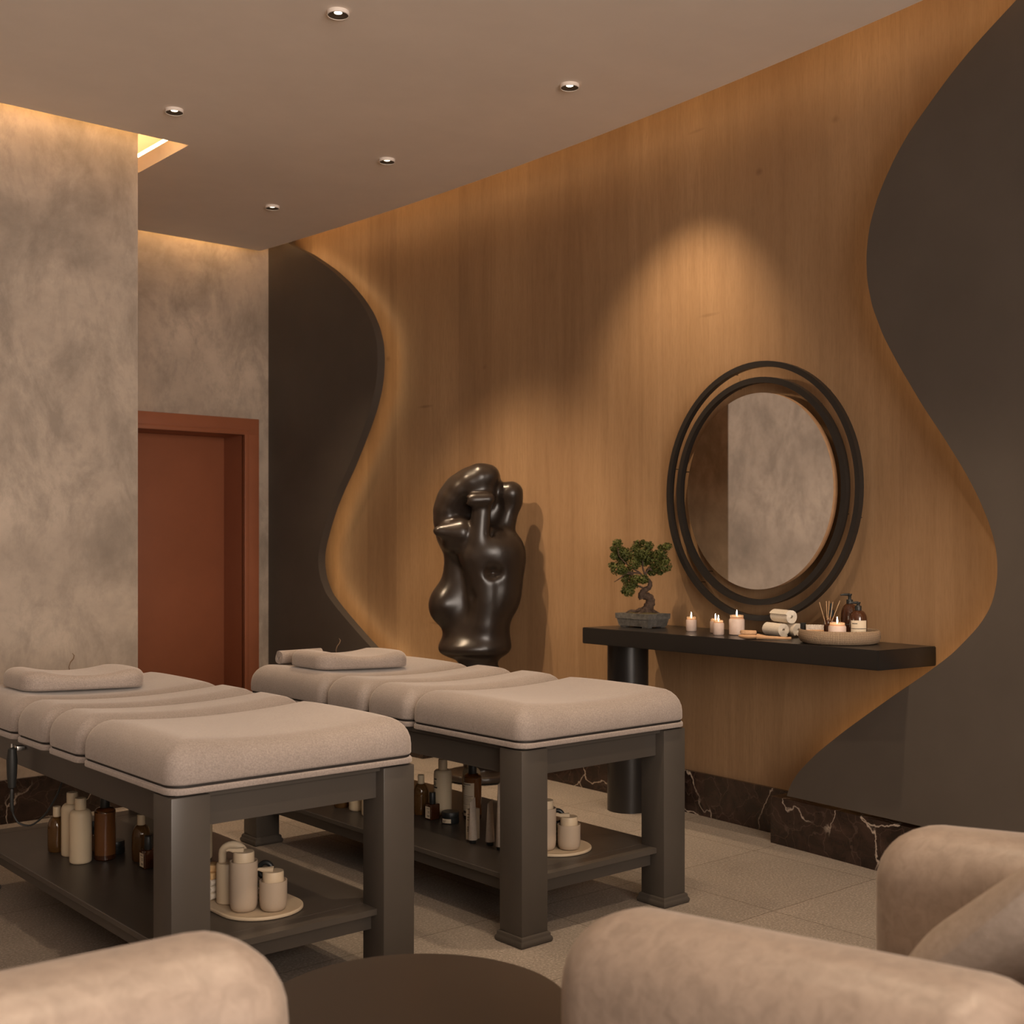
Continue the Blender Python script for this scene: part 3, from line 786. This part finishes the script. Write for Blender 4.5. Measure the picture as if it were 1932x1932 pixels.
bm = bmesh.new(); bv = [bm.verts.new(p) for p in v]
for q in f: bm.faces.new([bv[i] for i in q])
bmesh.ops.recalc_face_normals(bm, faces=bm.faces)
ed = [e for e in bm.edges if len(e.link_faces) == 2 and e.calc_face_angle() > .8]
bmesh.ops.bevel(bm, geom=ed, offset=.003, segments=2, affect='EDGES')
bm.verts.index_update()
MB().add([q.co[:] for q in bm.verts], [[w.index for w in q.verts] for q in bm.faces]).obj('console_top', BLACK, shelf, ang=30); bm.free()
MB().lathe([(.0965, 0), (.0965, CZ - .075)], 48, (4.155 - 4, 4.03 - 3.3, 0)).obj('column', BLACK, shelf)

# mirror with two floating rings
mth = -1.66 / 22.7
mc = Vector((CX0 + (RW) * math.cos(mth), CY0 + RW * math.sin(mth), 1.478))
mir = thing('wall_mirror', 'round mirror inside two black hoops on the oak wall', 'mirror', mc, mth - .016)
# local frame: -x points into the room
def ringm(R, x0, x1, w, n=96):
    v = []; f = []
    for i in range(n):
        a = 2 * PI * i / n
        for r, x in ((R, x0), (R, x1), (R - w, x1), (R - w, x0)): v.append((x, r * math.sin(a), r * math.cos(a)))
    for i in range(n):
        for k in range(4): f.append((i * 4 + k, i * 4 + (k + 1) % 4, ((i + 1) % n) * 4 + (k + 1) % 4, ((i + 1) % n) * 4 + k))
    return MB().add(v, f)
ho = ringm(.560, -.078, -.052, .024).obj('outer_ring', RINGB, mir, ang=30)
hi = ringm(.492, -.078, -.05, .025).obj('inner_ring', RINGB, mir, ang=30)
def disc(R, x, n=96):
    return MB().add([(x, R * math.sin(2 * PI * i / n), R * math.cos(2 * PI * i / n)) for i in range(n)], [tuple(range(n))])
back = MB(); d = ringm(.424, -.071, -.045, .02); back.add(d.v, d.f).obj('mirror_backing', BRUSHW, mir, ang=30)
disc(.4245, -.072).obj('mirror_glass', MIRROR, mir, smooth=False)
bk = MB()
for k in range(6):
    a = 2 * PI * k / 6 + .3
    c, s_ = math.cos(a), math.sin(a)
    for q in (.549, .481, .38): bk.tube([(-.054, q * s_, q * c), (-.001 + q * s_ * .03 - .016, q * s_, q * c)], .0018, 6)
bk.obj('wall_pins', RINGB, mir)

# candles
def candle(t, r, h, hr, rim=True):
    MB().lathe([(r * .9, 0), (r, .003), (r, h * .92), (r * .93, h)], 28).obj('wax_body', WAX, t)
    MB().lathe([(r * .93, h), (r * .86, h + .003), (r * .86, hr - .002), (r * .8, hr - .001), (r * .78, hr - .004)], 28, cap0=False, cap1=False).obj('glass_rim', GLASSJ, t)
    MB().lathe([(r * .8, hr - .007), (.001, hr - .0065)], 24, cap0=False, cap1=False).obj('melted_wax', WAXTOP, t)
    MB().lathe([(.0008, hr - .006), (.0018, hr - .002), (.0026, hr + .004), (.002, hr + .012), (.0004, hr + .021)], 12).obj('flame', FLAME, t)
def candle_thing(loc, r, h, hr, lab):
    t = thing('jar_candle', lab, 'candle', loc, 0, 'lit jar candles'); candle(t, r, h, hr)
    return t
candle_thing((4.124, 3.610, CZ), .0232, .051, .063, 'small lit jar candle standing alone beside the bonsai pot')
candle_thing((4.118, 3.467, CZ), .0232, .051, .063, 'small lit jar candle half hidden behind another small candle')
candle_thing((4.046, 3.390, CZ), .0235, .051, .063, 'small lit jar candle in front of its twin, beside the large candle')
candle_thing((4.10, 3.335, CZ), .0326, .068, .085, 'largest lit jar candle, standing alone on the console')
# bath brush
t = thing('bath_brush', 'wooden bath brush with oval head lying on the console', 'brush', (3.975, 3.105, CZ), math.atan2(2.976 - 3.138, 4.03 - 3.95) + 0)
MB().sphere((-.055, 0, .0125), (.042, .024, .0115), 24, 10).tube([(-.02, 0, .0125), (.02, 0, .0095), (.07, 0, .0085), (.118, 0, .0085)], [.012, .0075, .0065, .006], 12).obj('handle', BRUSHW, t)
MB().lathe([(.03, .0), (.031, .006), (.0295, .0125), (.027, .0135)], 28, (0, 0, 0)).move(M=Matrix.Translation((-.055, 0, .0225)) @ Matrix.Diagonal((1.1, .62, 1, 1))).obj('bristle_pad', m_noise('tan_bristles', (.55, .33, .18), (.66, .42, .25), 150, .8, .5), t)
# rolled towels
R_ = .027; ang = .02
rolls = [((4.127, 3.145), R_, 'lower rolled white towel on the candle side of the towel pyramid'), ((4.19, 3.11), R_, 'lower rolled white towel touching the woven basket'), ((4.153, 3.13), R_ + .0475, 'top rolled white towel of the little pyramid')]
rolls = [((4.156, 3.174), .0304, rolls[0][2]), ((4.2022, 3.1333), .0304, rolls[1][2]), ((4.1791, 3.154), .0304 + .0532, rolls[2][2])]
for (x, y), z, lab in rolls:
    o = towel_roll(.125, .0262, 3.2, .0085).obj('rolled_towel', TOWEL, None, ang=50); o.location = (x, y, CZ + z)
    o.rotation_euler = (Matrix.Rotation(-.36, 3, 'Z') @ Matrix.Rotation(rolls.index(((x, y), z, lab)) * 1.3 + 2.2, 3, 'Y')).to_euler()
    tag(o, lab, 'towel', 'rolled towels on the console')

# basket and its contents
BX, BY = 4.086, 2.815
t = thing('woven_basket', 'low round woven basket holding toiletries on the console end', 'basket', (BX, BY, CZ))
prof = [(.138, 0), (.149, .006), (.1555, .02), (.157, .034), (.154, .047), (.150, .052), (.146, .0525), (.143, .049), (.1425, .03), (.14, .012), (.12, .01), (.001, .01)]
bo = MB().lathe(prof, 72, cap1=False)
arcl = [0]
for i in range(1, len(prof)): arcl.append(arcl[-1] + math.hypot(prof[i][0] - prof[i - 1][0], prof[i][1] - prof[i - 1][1]))
o = bo.obj('basket_body', WOVEN, t, ang=60)
ul = o.data.uv_layers.new(name='UVMap')
for p in o.data.polygons:
    for li in p.loop_indices:
        vi = o.data.loops[li].vertex_index; i = vi % 72; k = min(vi // 72, len(prof) - 1)
        u = i / 72
        if i == 0 and any((o.data.loops[l2].vertex_index % 72) == 71 for l2 in p.loop_indices): u = 1.
        ul.data[li].uv = (u * 2, arcl[k] * 20)
IZ = CZ + .0105
def pump(t, r, hs, hn, hc, ht):
    prof = [(r * .9, 0), (r, .004), (r, hs)]
    for k in range(1, 9):
        a = PI / 2 * k / 8; prof.append((.011 + (r - .011) * (1 - (k / 8)) ** .8 if False else .011 + (r - .011) * math.cos(a) ** 1.2, hs + (hn - hs) * math.sin(a) ** .9))
    MB().lathe(prof, 32).obj('bottle_body', AMBERD, t)
    p = MB().lathe([(.0125, hn - .002), (.013, hn), (.013, hc - .002), (.0115, hc)], 24).lathe([(.0065, hc), (.0065, ht - .008), (.009, ht - .005), (.009, ht)], 20)
    p.tube([(0, 0, ht - .003), (-.016, .014, ht - .0025), (-.027, .024, ht - .005)], [.006, .0045, .003], 8)
    p.obj('pump', CAPB, t)
t = thing('pump_bottle', 'taller amber pump bottle at the back of the basket', 'bottle', (4.172, 2.826, IZ)); pump(t, .034, .09, .139, .156, .178)
label(t, .034, math.radians(215), .9, .05, .072, ((.3, .004, .1, .6),), AMBERD)
t = thing('pump_bottle', 'shorter amber pump bottle with white label at the basket front', 'bottle', (4.105, 2.742, IZ)); pump(t, .0335, .083, .119, .137, .151)
label(t, .0335, math.radians(218), .98, .02, .081, ((.78, .003, .1, .42), (.46, .0025, .02, .98), (.2, .0012, .1, .5), (.0, .003, .0, 1.)))
t = thing('round_bottle', 'round dark bottle with white label behind the reed diffuser', 'bottle', (4.142, 2.892, IZ))
MB().sphere((0, 0, .062), (.0285, .0285, .026), 28, 14).lathe([(.026, 0), (.0285, .004), (.0285, .062)], 28).obj('bottle_body', AMBERD, t)
MB().lathe([(.0115, .084), (.0125, .088), (.012, .112), (.005, .114), (.004, .138), (.002, .14)], 20).obj('cap', CAPB, t)
label(t, .0286, math.radians(215), .9, .038, .06, ((.4, .0015, .1, .6),))
t = thing('reed_diffuser', 'small amber reed diffuser with thin sticks', 'diffuser', (4.046, 2.84, IZ))
MB().rbox(-.017, .017, -.017, .017, 0, .062, .006, 3).lathe([(.0085, .06), (.009, .078), (.0075, .08)], 20).obj('bottle_body', AMBERD, t)
rt_ = Vector((.7607, -.649, 0))
for k, (u, h) in enumerate(((-.036, .149), (-.006, .153), (.0085, .153), (.017, .15), (.047, .154))):
    q = rt_ * u; d = Vector((.649, .7607, 0)) * (.012 * ((k % 3) - 1))
    MB().tube([tuple(-q * .12 + Vector((0, 0, .02))), tuple(q + d + Vector((0, 0, h)))], .0011, 6).obj('reed_stick', REED, t)
candle_thing((4.01, 2.772, IZ), .0336, .062, .075, 'lit jar candle inside the woven basket')
t = thing('nail_brush', 'wooden scrubbing brush with white bristles up in the basket', 'brush', (4.01, 2.875, IZ), -.85)
MB().rbox(-.035, .035, -.017, .017, .008, .042, .005, 3).obj('brush_block', BRUSHW, t)
b = MB()
for i in range(12):
    for j in range(4):
        x, y = -.031 + .0056 * i, -.012 + .008 * j
        b.lathe([(.0026, .041), (.0031, .058 + .002 * ((i + j) % 2))], 7, (x, y, 0))
b.obj('bristles', BRIST, t)
o = MB().rbox(-.008, .008, -.01, .01, 0, .066, .003, 2).obj('black_bottle', CAPB, None); o.location = (4.0, 2.922, IZ)
tag(o, 'small black square bottle behind the scrubbing brush in the basket', 'bottle')

# bonsai
t = thing('bonsai_tree', 'bonsai with twisted trunk in a grey stone pot on the console', 'bonsai', (4.15, 3.93, CZ), .0)
pot = MB()
def frus(z0, z1, a0, b0, a1, b1):
    v = [(sx * a0, sy * b0, z0) for sx, sy in ((-1, -1), (1, -1), (1, 1), (-1, 1))] + [(sx * a1, sy * b1, z1) for sx, sy in ((-1, -1), (1, -1), (1, 1), (-1, 1))]
    pot.add(v, [(3, 2, 1, 0), (4, 5, 6, 7), (0, 1, 5, 4), (1, 2, 6, 5), (2, 3, 7, 6), (3, 0, 4, 7)])
frus(.006, .042, .063, .092, .07, .101); frus(.04, .064, .073, .105, .074, .106)
for sx in (-1, 1):
    for sy in (-1, 1): pot.box(sx * .045 - .014, sx * .045 + .014, sy * .07 - .018, sy * .07 + .018, 0, .01)
pot.obj('stone_pot', STONE, t, ang=30)
MB().sphere((0, 0, .056), (.07, .104, .013), 22, 8).obj('soil', SOIL, t)
vr = Vector((.7607, -.649, 0)); vdp = Vector((.649, .7607, 0))
def W(px, py, d=0):      # branch layout: across / up / deep, in metres
    u = (px - 860) / 9.66 * .00250; h = .065 + (1530 - py) / 9.66 * .00243
    q = vr * u + vdp * d; return Vector((q.x, q.y, h))
tr = MB()
def branch(pts, rad):
    P = [W(*p) for p in pts]; C = []; Rr = []
    for i in range(len(P) - 1):
        for k in range(6):
            q = k / 6; C.append(P[i].lerp(P[i + 1], q)); Rr.append(rad[i] + (rad[i + 1] - rad[i]) * q)
    C.append(P[-1]); Rr.append(rad[-1])
    for _ in range(4): C = [C[0]] + [(C[i - 1] + C[i] * 2 + C[i + 1]) / 4 for i in range(1, len(C) - 1)] + [C[-1]]
    Rr = [r * (1 + .1 * math.sin(i * 1.9)) for i, r in enumerate(Rr)]
    tr.tube(C, Rr, 10)
branch([(900, 1560), (960, 1430), (1010, 1330), (985, 1240), (900, 1215), (850, 1250)], [.028, .025, .022, .02, .018, .013])
branch([(850, 1270), (825, 1215), (880, 1120), (985, 1060), (1000, 970), (930, 890), (900, 800)], [.014, .0155, .015, .012, .010, .0085, .007])
branch([(960, 1480), (820, 1470), (740, 1510), (640, 1480), (560, 1530)], [.016, .012, .008, .005, .003])
branch([(860, 1500, -.02), (800, 1530, -.04), (720, 1560, -.05)], [.012, .009, .006])
branch([(1000, 1480, .02), (1100, 1520, .03), (1180, 1545, .03)], [.012, .007, .003])
for q in (((900, 900), (820, 800), (700, 720), (560, 620), (430, 480), (410, 300)), ((900, 820), (860, 700), (860, 520), (860, 300)), ((900, 820), (980, 700), (1120, 620), (1230, 450), (1270, 330)),
          ((880, 1080), (760, 1020), (660, 1010), (590, 1120)), ((700, 820), (560, 800), (470, 880), (350, 960)), ((980, 720), (1060, 760), (1150, 720)), ((820, 800), (600, 780), (420, 700))):
    branch(q, [.005 - .0035 * i / (len(q) - 1) for i in range(len(q))])
tr.obj('trunk', BARK, t, ang=70)
LC = [(415, 245, 75), (340, 340, 45), (440, 370, 90), (320, 470, 45), (410, 480, 85), (560, 440, 110), (520, 560, 80), (320, 650, 55), (400, 700, 115), (480, 740, 80), (600, 780, 90), (780, 270, 75), (860, 220, 40), (960, 280, 70), (720, 340, 55), (860, 400, 130),
      (760, 480, 110), (950, 470, 120), (880, 560, 110), (700, 620, 100), (1040, 560, 110), (1100, 450, 70), (1280, 300, 70), (1190, 320, 50), (1200, 440, 90), (1240, 560, 80), (1240, 670, 105), (1110, 680, 90), (1040, 760, 85), (1170, 790, 40), (850, 900, 85), (720, 900, 75), (600, 930, 90), (560, 1060, 70), (600, 1130, 85), (690, 1020, 70), (530, 1140, 40)]
lv = MB(); rg = random.Random(5)
for px, py, r in LC:
    rr = r * 1.3 / 9.66 * .00243; c = W(px, py, rg.uniform(-.045, .045))
    for k in range(int(60 + (r / 12) ** 2 * 3.2)):
        while True:
            d = Vector((rg.uniform(-1, 1), rg.uniform(-1, 1), rg.uniform(-1, 1)))
            if .02 < d.length < 1: break
        d = d.normalized() * (d.length ** .8)
        p = c + Vector((d.x * rr, d.y * rr, d.z * rr * .85)); nrm = (d + Vector((rg.uniform(-.7, .7), rg.uniform(-.7, .7), rg.uniform(-.1, .9)))).normalized()
        a = nrm.orthogonal().normalized(); a = Matrix.Rotation(rg.uniform(0, 6.28), 3, nrm) @ a; bq = nrm.cross(a); L = rg.uniform(.0045, .0085)
        lv.add([p - a * L, p + bq * L * .45 + nrm * .001, p + a * L, p - bq * L * .45 + nrm * .001], [(0, 1, 2, 3)])
lv.obj('foliage', LEAF, t, smooth=False)

# ------------------------------------------------------------------ statue (one continuous sculpted surface)
def surface_nets(F, org, h):
    nx, ny, nz = F.shape; S = F < 0
    c = np.zeros((nx - 1, ny - 1, nz - 1), int)
    for dx in (0, 1):
        for dy in (0, 1):
            for dz in (0, 1): c += S[dx:nx - 1 + dx, dy:ny - 1 + dy, dz:nz - 1 + dz]
    act = (c > 0) & (c < 8); idx = -np.ones(act.shape, int); ii = np.argwhere(act); idx[act] = np.arange(len(ii))
    acc = np.zeros((len(ii), 3)); cnt = np.zeros(len(ii))
    cor = [(a, b_, d) for a in (0, 1) for b_ in (0, 1) for d in (0, 1)]
    for p in cor:
        for ax in range(3):
            if p[ax]: continue
            q = list(p); q[ax] = 1
            f0 = F[ii[:, 0] + p[0], ii[:, 1] + p[1], ii[:, 2] + p[2]]; f1 = F[ii[:, 0] + q[0], ii[:, 1] + q[1], ii[:, 2] + q[2]]
            mk = (f0 < 0) != (f1 < 0); tt = np.where(mk, f0 / np.where(mk, f0 - f1, 1), 0)
            pos = np.tile(np.array(p, float), (len(ii), 1)); pos[:, ax] += tt
            acc[mk] += pos[mk]; cnt[mk] += 1
    V = (ii + acc / cnt[:, None]) * h + np.array(org); faces = []
    for ax in range(3):
        o1, o2 = [(1, 2), (2, 0), (0, 1)][ax]
        sl0 = [slice(1, -1)] * 3; sl0[ax] = slice(0, -1); sl1 = [slice(1, -1)] * 3; sl1[ax] = slice(1, None)
        A = S[tuple(sl0)]; B = S[tuple(sl1)]
        e = np.argwhere(A != B); off = np.array([1, 1, 1]); off[ax] = 0; e = e + off
        e1 = np.zeros(3, int); e1[o1] = 1; e2 = np.zeros(3, int); e2[o2] = 1
        q = [idx[tuple((e - d).T)] for d in (e1 + e2, e2, np.zeros(3, int), e1)]
        ins = S[tuple(e.T)]
        for a, b_, c_, d_, s in zip(*q, ins): faces.append((a, b_, c_, d_) if s else (d_, c_, b_, a))
    return V, faces
def make_statue():
    k = .00277 / 3.863; h = .0085
    us = np.arange(-.36, .36, h); ds = np.arange(-.26, .24, h); zs = np.arange(-.02, 1.74, h)
    U, D, Z = np.meshgrid(us, ds, zs, indexing='ij')
    ux = lambda x: (x - 600) * k; zz = lambda y: 1.26 + (1022 - 820 - y / 3.863) * .002795
    def ell(x, y, d, rx, ry, rd, rot=0):
        a = U - ux(x); b_ = Z - zz(y); c_, s_ = math.cos(rot), math.sin(rot)
        p, q = a * c_ + b_ * s_, -a * s_ + b_ * c_
        R1, R2 = rx * k, ry * k * 1.0; kk = np.sqrt((p / R1) ** 2 + (q / R2) ** 2 + ((D - d) / rd) ** 2)
        return (kk - 1) * min(R1, R2, rd)
    def cap(p0, p1, r0, r1, fl=1.):
        a = np.array([ux(p0[0]), p0[2], zz(p0[1])]); b_ = np.array([ux(p1[0]), p1[2], zz(p1[1])]); v = b_ - a
        t_ = np.clip(((U - a[0]) * v[0] + (D - a[1]) * v[1] + (Z - a[2]) * v[2]) / (v @ v), 0, 1)
        dd = np.sqrt((U - a[0] - t_ * v[0]) ** 2 + ((D - a[1] - t_ * v[1]) / fl) ** 2 + (Z - a[2] - t_ * v[2]) ** 2)
        return dd - (r0 + (r1 - r0) * t_) * k
    def su(a, b_, r):
        hh = np.maximum(r - np.abs(a - b_), 0) / r; return np.minimum(a, b_) - hh * hh * r / 4
    def ss(a, b_, r):                           # smooth subtract b from a
        hh = np.maximum(r - np.abs(a + b_), 0) / r; return np.maximum(a, -b_) + hh * hh * r / 4
    # hood-like arm arching from the left shoulder over the head
    pts = [(372, 720, .01), (356, 640, .0), (366, 560, -.005), (405, 480, -.015), (462, 405, -.025), (535, 345, -.035), (605, 310, -.04), (662, 302, -.04)]
    rr = [86, 78, 84, 92, 98, 100, 96, 88]
    F = cap(pts[0], pts[1], rr[0], rr[1], 1.2)
    for i in range(1, 7): F = su(F, cap(pts[i], pts[i + 1], rr[i], rr[i + 1], 1.2), .015)
    F = su(F, ell(500, 520, .04, 200, 220, .06), .08)                    # sheet closing the hollow behind the head
    F = su(F, ell(690, 600, .04, 130, 230, .07), .06)
    F = su(F, cap((600, 330, -.045), (620, 440, -.06), 80, 88, .8), .05)  # forehead plate under the hood
    # right arm loop
    G = cap((775, 425, .0), (832, 425, .0), 74, 80, 1.1)
    G = su(G, cap((832, 425, .0), (842, 490, .01), 80, 66, 1.1), .03)
    G = su(G, cap((835, 490, .01), (770, 680, .015), 64, 92, 1.1), .04)
    G = ss(G, cap((800, 490, -.085), (805, 600, -.085), 26, 14), .02)
    F = su(F, G, .02)
    # back leaf: left shoulder, flank and bulging hip
    B = su(ell(445, 740, .01, 135, 130, .10, .2), cap((430, 850, .03), (425, 1080, .04), 98, 92, 1.), .06)
    B = su(B, ell(328, 1240, .03, 106, 128, .1, -.2), .05)
    B = su(B, ell(470, 1250, .04, 190, 250, .1), .06)
    # front torso from the shoulders down to the hips
    T = ell(700, 880, .0, 242, 235, .14)
    T = su(T, ell(640, 850, -.075, 190, 135, .08), .05)
    T = su(T, cap((560, 905, -.085), (610, 935, -.09), 92, 80, .9), .03)
    T = su(T, ell(720, 1110, .0, 195, 290, .125), .06)
    T = su(T, cap((625, 1040, -.06), (640, 1380, -.05), 108, 116, .9), .06)
    F = su(F, B, .04); F = su(F, T, .022)
    F = su(F, ell(592, 1430, .02, 222, 170, .12), .05)
    F = su(F, ell(556, 1565, .0, 264, 92, .145), .07)                      # flared skirt
    # recess beside the head, then breast, head bar and neck
    F = ss(F, cap((445, 560, -.135), (500, 500, -.13), 58, 46, 1.2), .035)
    F = su(F, cap((455, 712, -.075), (312, 704, -.105), 105, 44, 1.), .03)
    F = su(F, cap((312, 704, -.105), (276, 702, -.112), 36, 15, 1.), .02)
    F = su(F, ell(415, 800, -.055, 85, 55, .06), .03)
    Nk = cap((622, 520, -.1), (600, 770, -.1), 74, 84, .9)
    Nk = su(Nk, cap((560, 480, -.135), (668, 474, -.13), 52, 50, 1.), .02)
    Nk = su(Nk, cap((550, 480, -.135), (522, 482, -.145), 48, 38, 1.), .01)
    Nk = ss(Nk, ell(505, 482, -.15, 18, 24, .03), .008)
    F = su(F, Nk, .015)
    # carved grooves
    F = ss(F, cap((440, 900, -.12), (535, 1180, -.115), 22, 30), .02)
    F = ss(F, cap((535, 1180, -.12), (520, 1400, -.13), 28, 18), .03)
    F = ss(F, ell(705, 1005, -.155, 58, 44, .05), .03)
    F = ss(F, cap((745, 1100, -.155), (735, 1330, -.15), 28, 20), .03)
    F = ss(F, cap((706, 560, -.1), (690, 740, -.115), 20, 17), .012)
    F = ss(F, cap((300, 1625, -.1), (760, 1640, -.12), 12, 10, 3), .03)
    # stem, lower body and round base
    F = su(F, cap((590, 1600, .01), (600, 1790, .02), 130, 110, 1.), .05)
    F = su(F, cap((520, 1700, -.04), (700, 1790, .0), 70, 60), .04)
    zf_ = lambda z: (1.26 - z) / .002795 * 3.863 + (1022 - 820) * 3.863
    F = su(F, cap((600, 1790, .02), (610, zf_(.5), .02), 112, 150, 1.), .06)
    F = su(F, cap((610, zf_(.5), .02), (600, zf_(.1), .01), 150, 130, 1.), .06)
    dr = np.sqrt((U - ux(600)) ** 2 + (D - .0) ** 2)
    F = su(F, np.maximum(dr - .185, np.abs(Z - .022) - .022), .015)
    F[:, :, zs < .0] = 1; F = np.maximum(F, -(Z - .001))
    V, fc = surface_nets(F, (us[0], ds[0], zs[0]), h)
    return V, fc
SV, SF = make_statue()
st = MB(); st.v = [tuple(p) for p in SV]; st.f = [tuple(int(i) for i in q) for q in SF]
so = st.obj('abstract_statue', STATUE, None, ang=180)
mod = so.modifiers.new('smooth', 'SMOOTH'); mod.factor = .5; mod.iterations = 14
sd = 6.50; su_ = (905.3 - 966) / 2310 * sd
so.location = (.649 * sd + .7607 * su_, .7607 * sd - .649 * su_, 0); so.rotation_euler = (0, 0, math.atan2(-.649, .7607))
tag(so, 'glossy dark abstract statue of a curved figure standing before the oak wall', 'statue')

# ------------------------------------------------------------------ lounge corner
t = thing('round_side_table', 'low round dark brown table between the armchairs', 'side table', (1.258, 1.735, 0))
MB().lathe([(.268, .424), (.277, .43), (.277, .445), (.272, .45), (.001, .45)], 72, cap1=False).obj('table_top', TABLE, t)
MB().lathe([(.05, .02), (.045, .2), (.06, .424)], 40).obj('pedestal', TABLE, t)
MB().lathe([(.17, 0), (.17, .012), (.05, .022)], 48).obj('base_plate', TABLE, t)

def armchair(loc, rz, label, slope=.085, ah=.714):
    """local: faces +y, arms along y, front at y = 0"""
    t = thing('armchair', label, 'armchair', loc, rz, 'beige upholstered armchairs')
    HW, TH, DP = .518, .225, .98
    def shear(b, sl, y1):
        b.v = [(x, y, z + max(0, -y) * sl * min(1, max(0, z - .15) / .5)) for x, y, z in b.v]; return b
    for sx in (-1, 1):
        x0, x1 = (-HW, -HW + TH) if sx < 0 else (HW - TH, HW)
        b = MB().rbox(x0, x1, -.72, 0, .09, ah, .1, 8)
        shear(b, slope, 0).obj('arm', HIDE, t, ang=60)
    b = MB().rbox(-HW, HW, -DP, -.68, .09, ah + slope * .68, .1, 8).obj('backrest', HIDE, t, ang=60)
    MB().rbox(-HW + TH - .005, HW - TH + .005, -.7, -.01, .1, .36, .04, 5).obj('seat_base', HIDE, t, ang=60)
    MB().pad(2 * (HW - TH) - .008, .69, .36, .15, .05, .05, lambda x, y: .02 * (1 - (x / .3) ** 2), lift=.03).move((0, -.335, 0)).obj('seat_cushion', HIDE, t, ang=60)
    MB().rbox(-HW + .08, HW - .08, -DP + .08, -.08, 0, .095, .01, 2).obj('plinth', FRAME, t)
    return t
ac = armchair((1.702, 1.34, 0), 0, 'beige armchair with a grey cushion, standing by the large dark panel')
armchair((.79, .995, 0), -PI / 2, 'beige armchair facing the round table, only one arm in view', .015, .77)
# loose cushion leaning on the armchair back
def loose_cushion():
    S = .385; n = 18; v = []; f = []
    for sd_ in (1, -1):
        for i in range(n + 1):
            for j in range(n + 1):
                a, b_ = -1 + 2 * i / n, -1 + 2 * j / n
                pin = 1 - .1 * (1 - abs(a)) * abs(b_) ** 2
                x = a * S / 2 * (1 - .03 * (1 - b_ * b_) * abs(a) ** 2); z = b_ * S / 2 * (1 - .03 * (1 - a * a) * abs(b_) ** 2)
                th = .056 * ((1 - a ** 4) * (1 - b_ ** 4)) ** .6
                cr = .012 * math.sin(5 * a + 3 * b_) * (1 - a * a) * (1 - b_ * b_)
                v.append((x, sd_ * (th + .0015) + cr, z))
    N = (n + 1) ** 2
    for i in range(n):
        for j in range(n):
            q = (i * (n + 1) + j, (i + 1) * (n + 1) + j, (i + 1) * (n + 1) + j + 1, i * (n + 1) + j + 1)
            f += [q, tuple(N + k for k in q[::-1])]
    e = [j for j in range(n + 1)] + [i * (n + 1) + n for i in range(1, n + 1)] + [n * (n + 1) + j for j in range(n - 1, -1, -1)] + [i * (n + 1) for i in range(n - 1, 0, -1)]
    for k in range(len(e)):
        a, b_ = e[k], e[(k + 1) % len(e)]; f.append((a, b_, N + b_, N + a))
    return MB().add(v, f)
o = loose_cushion().obj('throw_cushion', CUSH, None, ang=80)
o.location = (1.80, .895, .675); o.rotation_euler = (math.radians(45), math.radians(5), math.radians(-4))
tag(o, 'square grey beige cushion leaning in the armchair by the dark panel', 'cushion')

# ------------------------------------------------------------------ light, world, camera
w = bpy.data.worlds.new('World'); SC.world = w; w.use_nodes = True
w.node_tree.nodes['Background'].inputs[0].default_value = (.75, .85, 1, 1); w.node_tree.nodes['Background'].inputs[1].default_value = .3
def area(name, loc, rot, sx, sy, W, col):
    l = bpy.data.lights.new(name, 'AREA'); l.shape = 'RECTANGLE'; l.size = sx; l.size_y = sy; l.energy = W; l.color = col
    o = bpy.data.objects.new(name, l); COL.objects.link(o); o.location = loc; o.rotation_euler = rot; return o
area('window_fill_light', (0, -3.05, 1.7), (PI / 2, 0, 0), 3.7, 2.7, 500, (1, .86, .74))  # fill light added outside the unseen window to brighten the room
# unseen spots added as fill, loosely continuing the grid over lounge and tables
for i, (x, y, W, half) in enumerate([(2.38, 2.43, 36, 50), (3.1, 2.42, 110, 37), (1.25, 3.75, 28, 45), (1.25, 2.43, 28, 50), (1.25, 1.1, 44, 55), (2.38, 1.1, 40, 50), (3.5, 1.1, 26, 45)]):
    o = bpy.data.lights.new('lounge_fill_spot', 'SPOT'); o.energy = W; o.color = (1, .76, .52); o.spot_size = math.radians(2 * half); o.spot_blend = .5; o.shadow_soft_size = .03
    q = bpy.data.objects.new('lounge_fill_spot', o); COL.objects.link(q); q.location = (x, y, ZC - .03)

cam = bpy.data.cameras.new('camera'); co = bpy.data.objects.new('camera', cam); COL.objects.link(co); SC.camera = co
cam.sensor_width = 36; cam.sensor_fit = 'HORIZONTAL'; cam.lens = 2310 / 1932 * 36; cam.shift_y = 56 / 1932
co.location = (0, 0, 1.26); co.rotation_euler = (PI / 2, 0, -math.radians(40.47))
cam.clip_start = .05; cam.dof.use_dof = True; cam.dof.focus_distance = 4.2; cam.dof.aperture_fstop = 5.6

vs = SC.view_settings; vs.view_transform = 'Standard'; vs.look = 'None'; vs.exposure = 0; vs.gamma = 1; vs.use_curve_mapping = False
SC.cycles.use_denoising = True
SC.cycles.max_bounces = 10; SC.cycles.diffuse_bounces = 6; SC.cycles.glossy_bounces = 4; SC.cycles.transmission_bounces = 6; SC.cycles.transparent_max_bounces = 8
SC.cycles.sample_clamp_indirect = 6; SC.cycles.caustics_reflective = False; SC.cycles.caustics_refractive = False
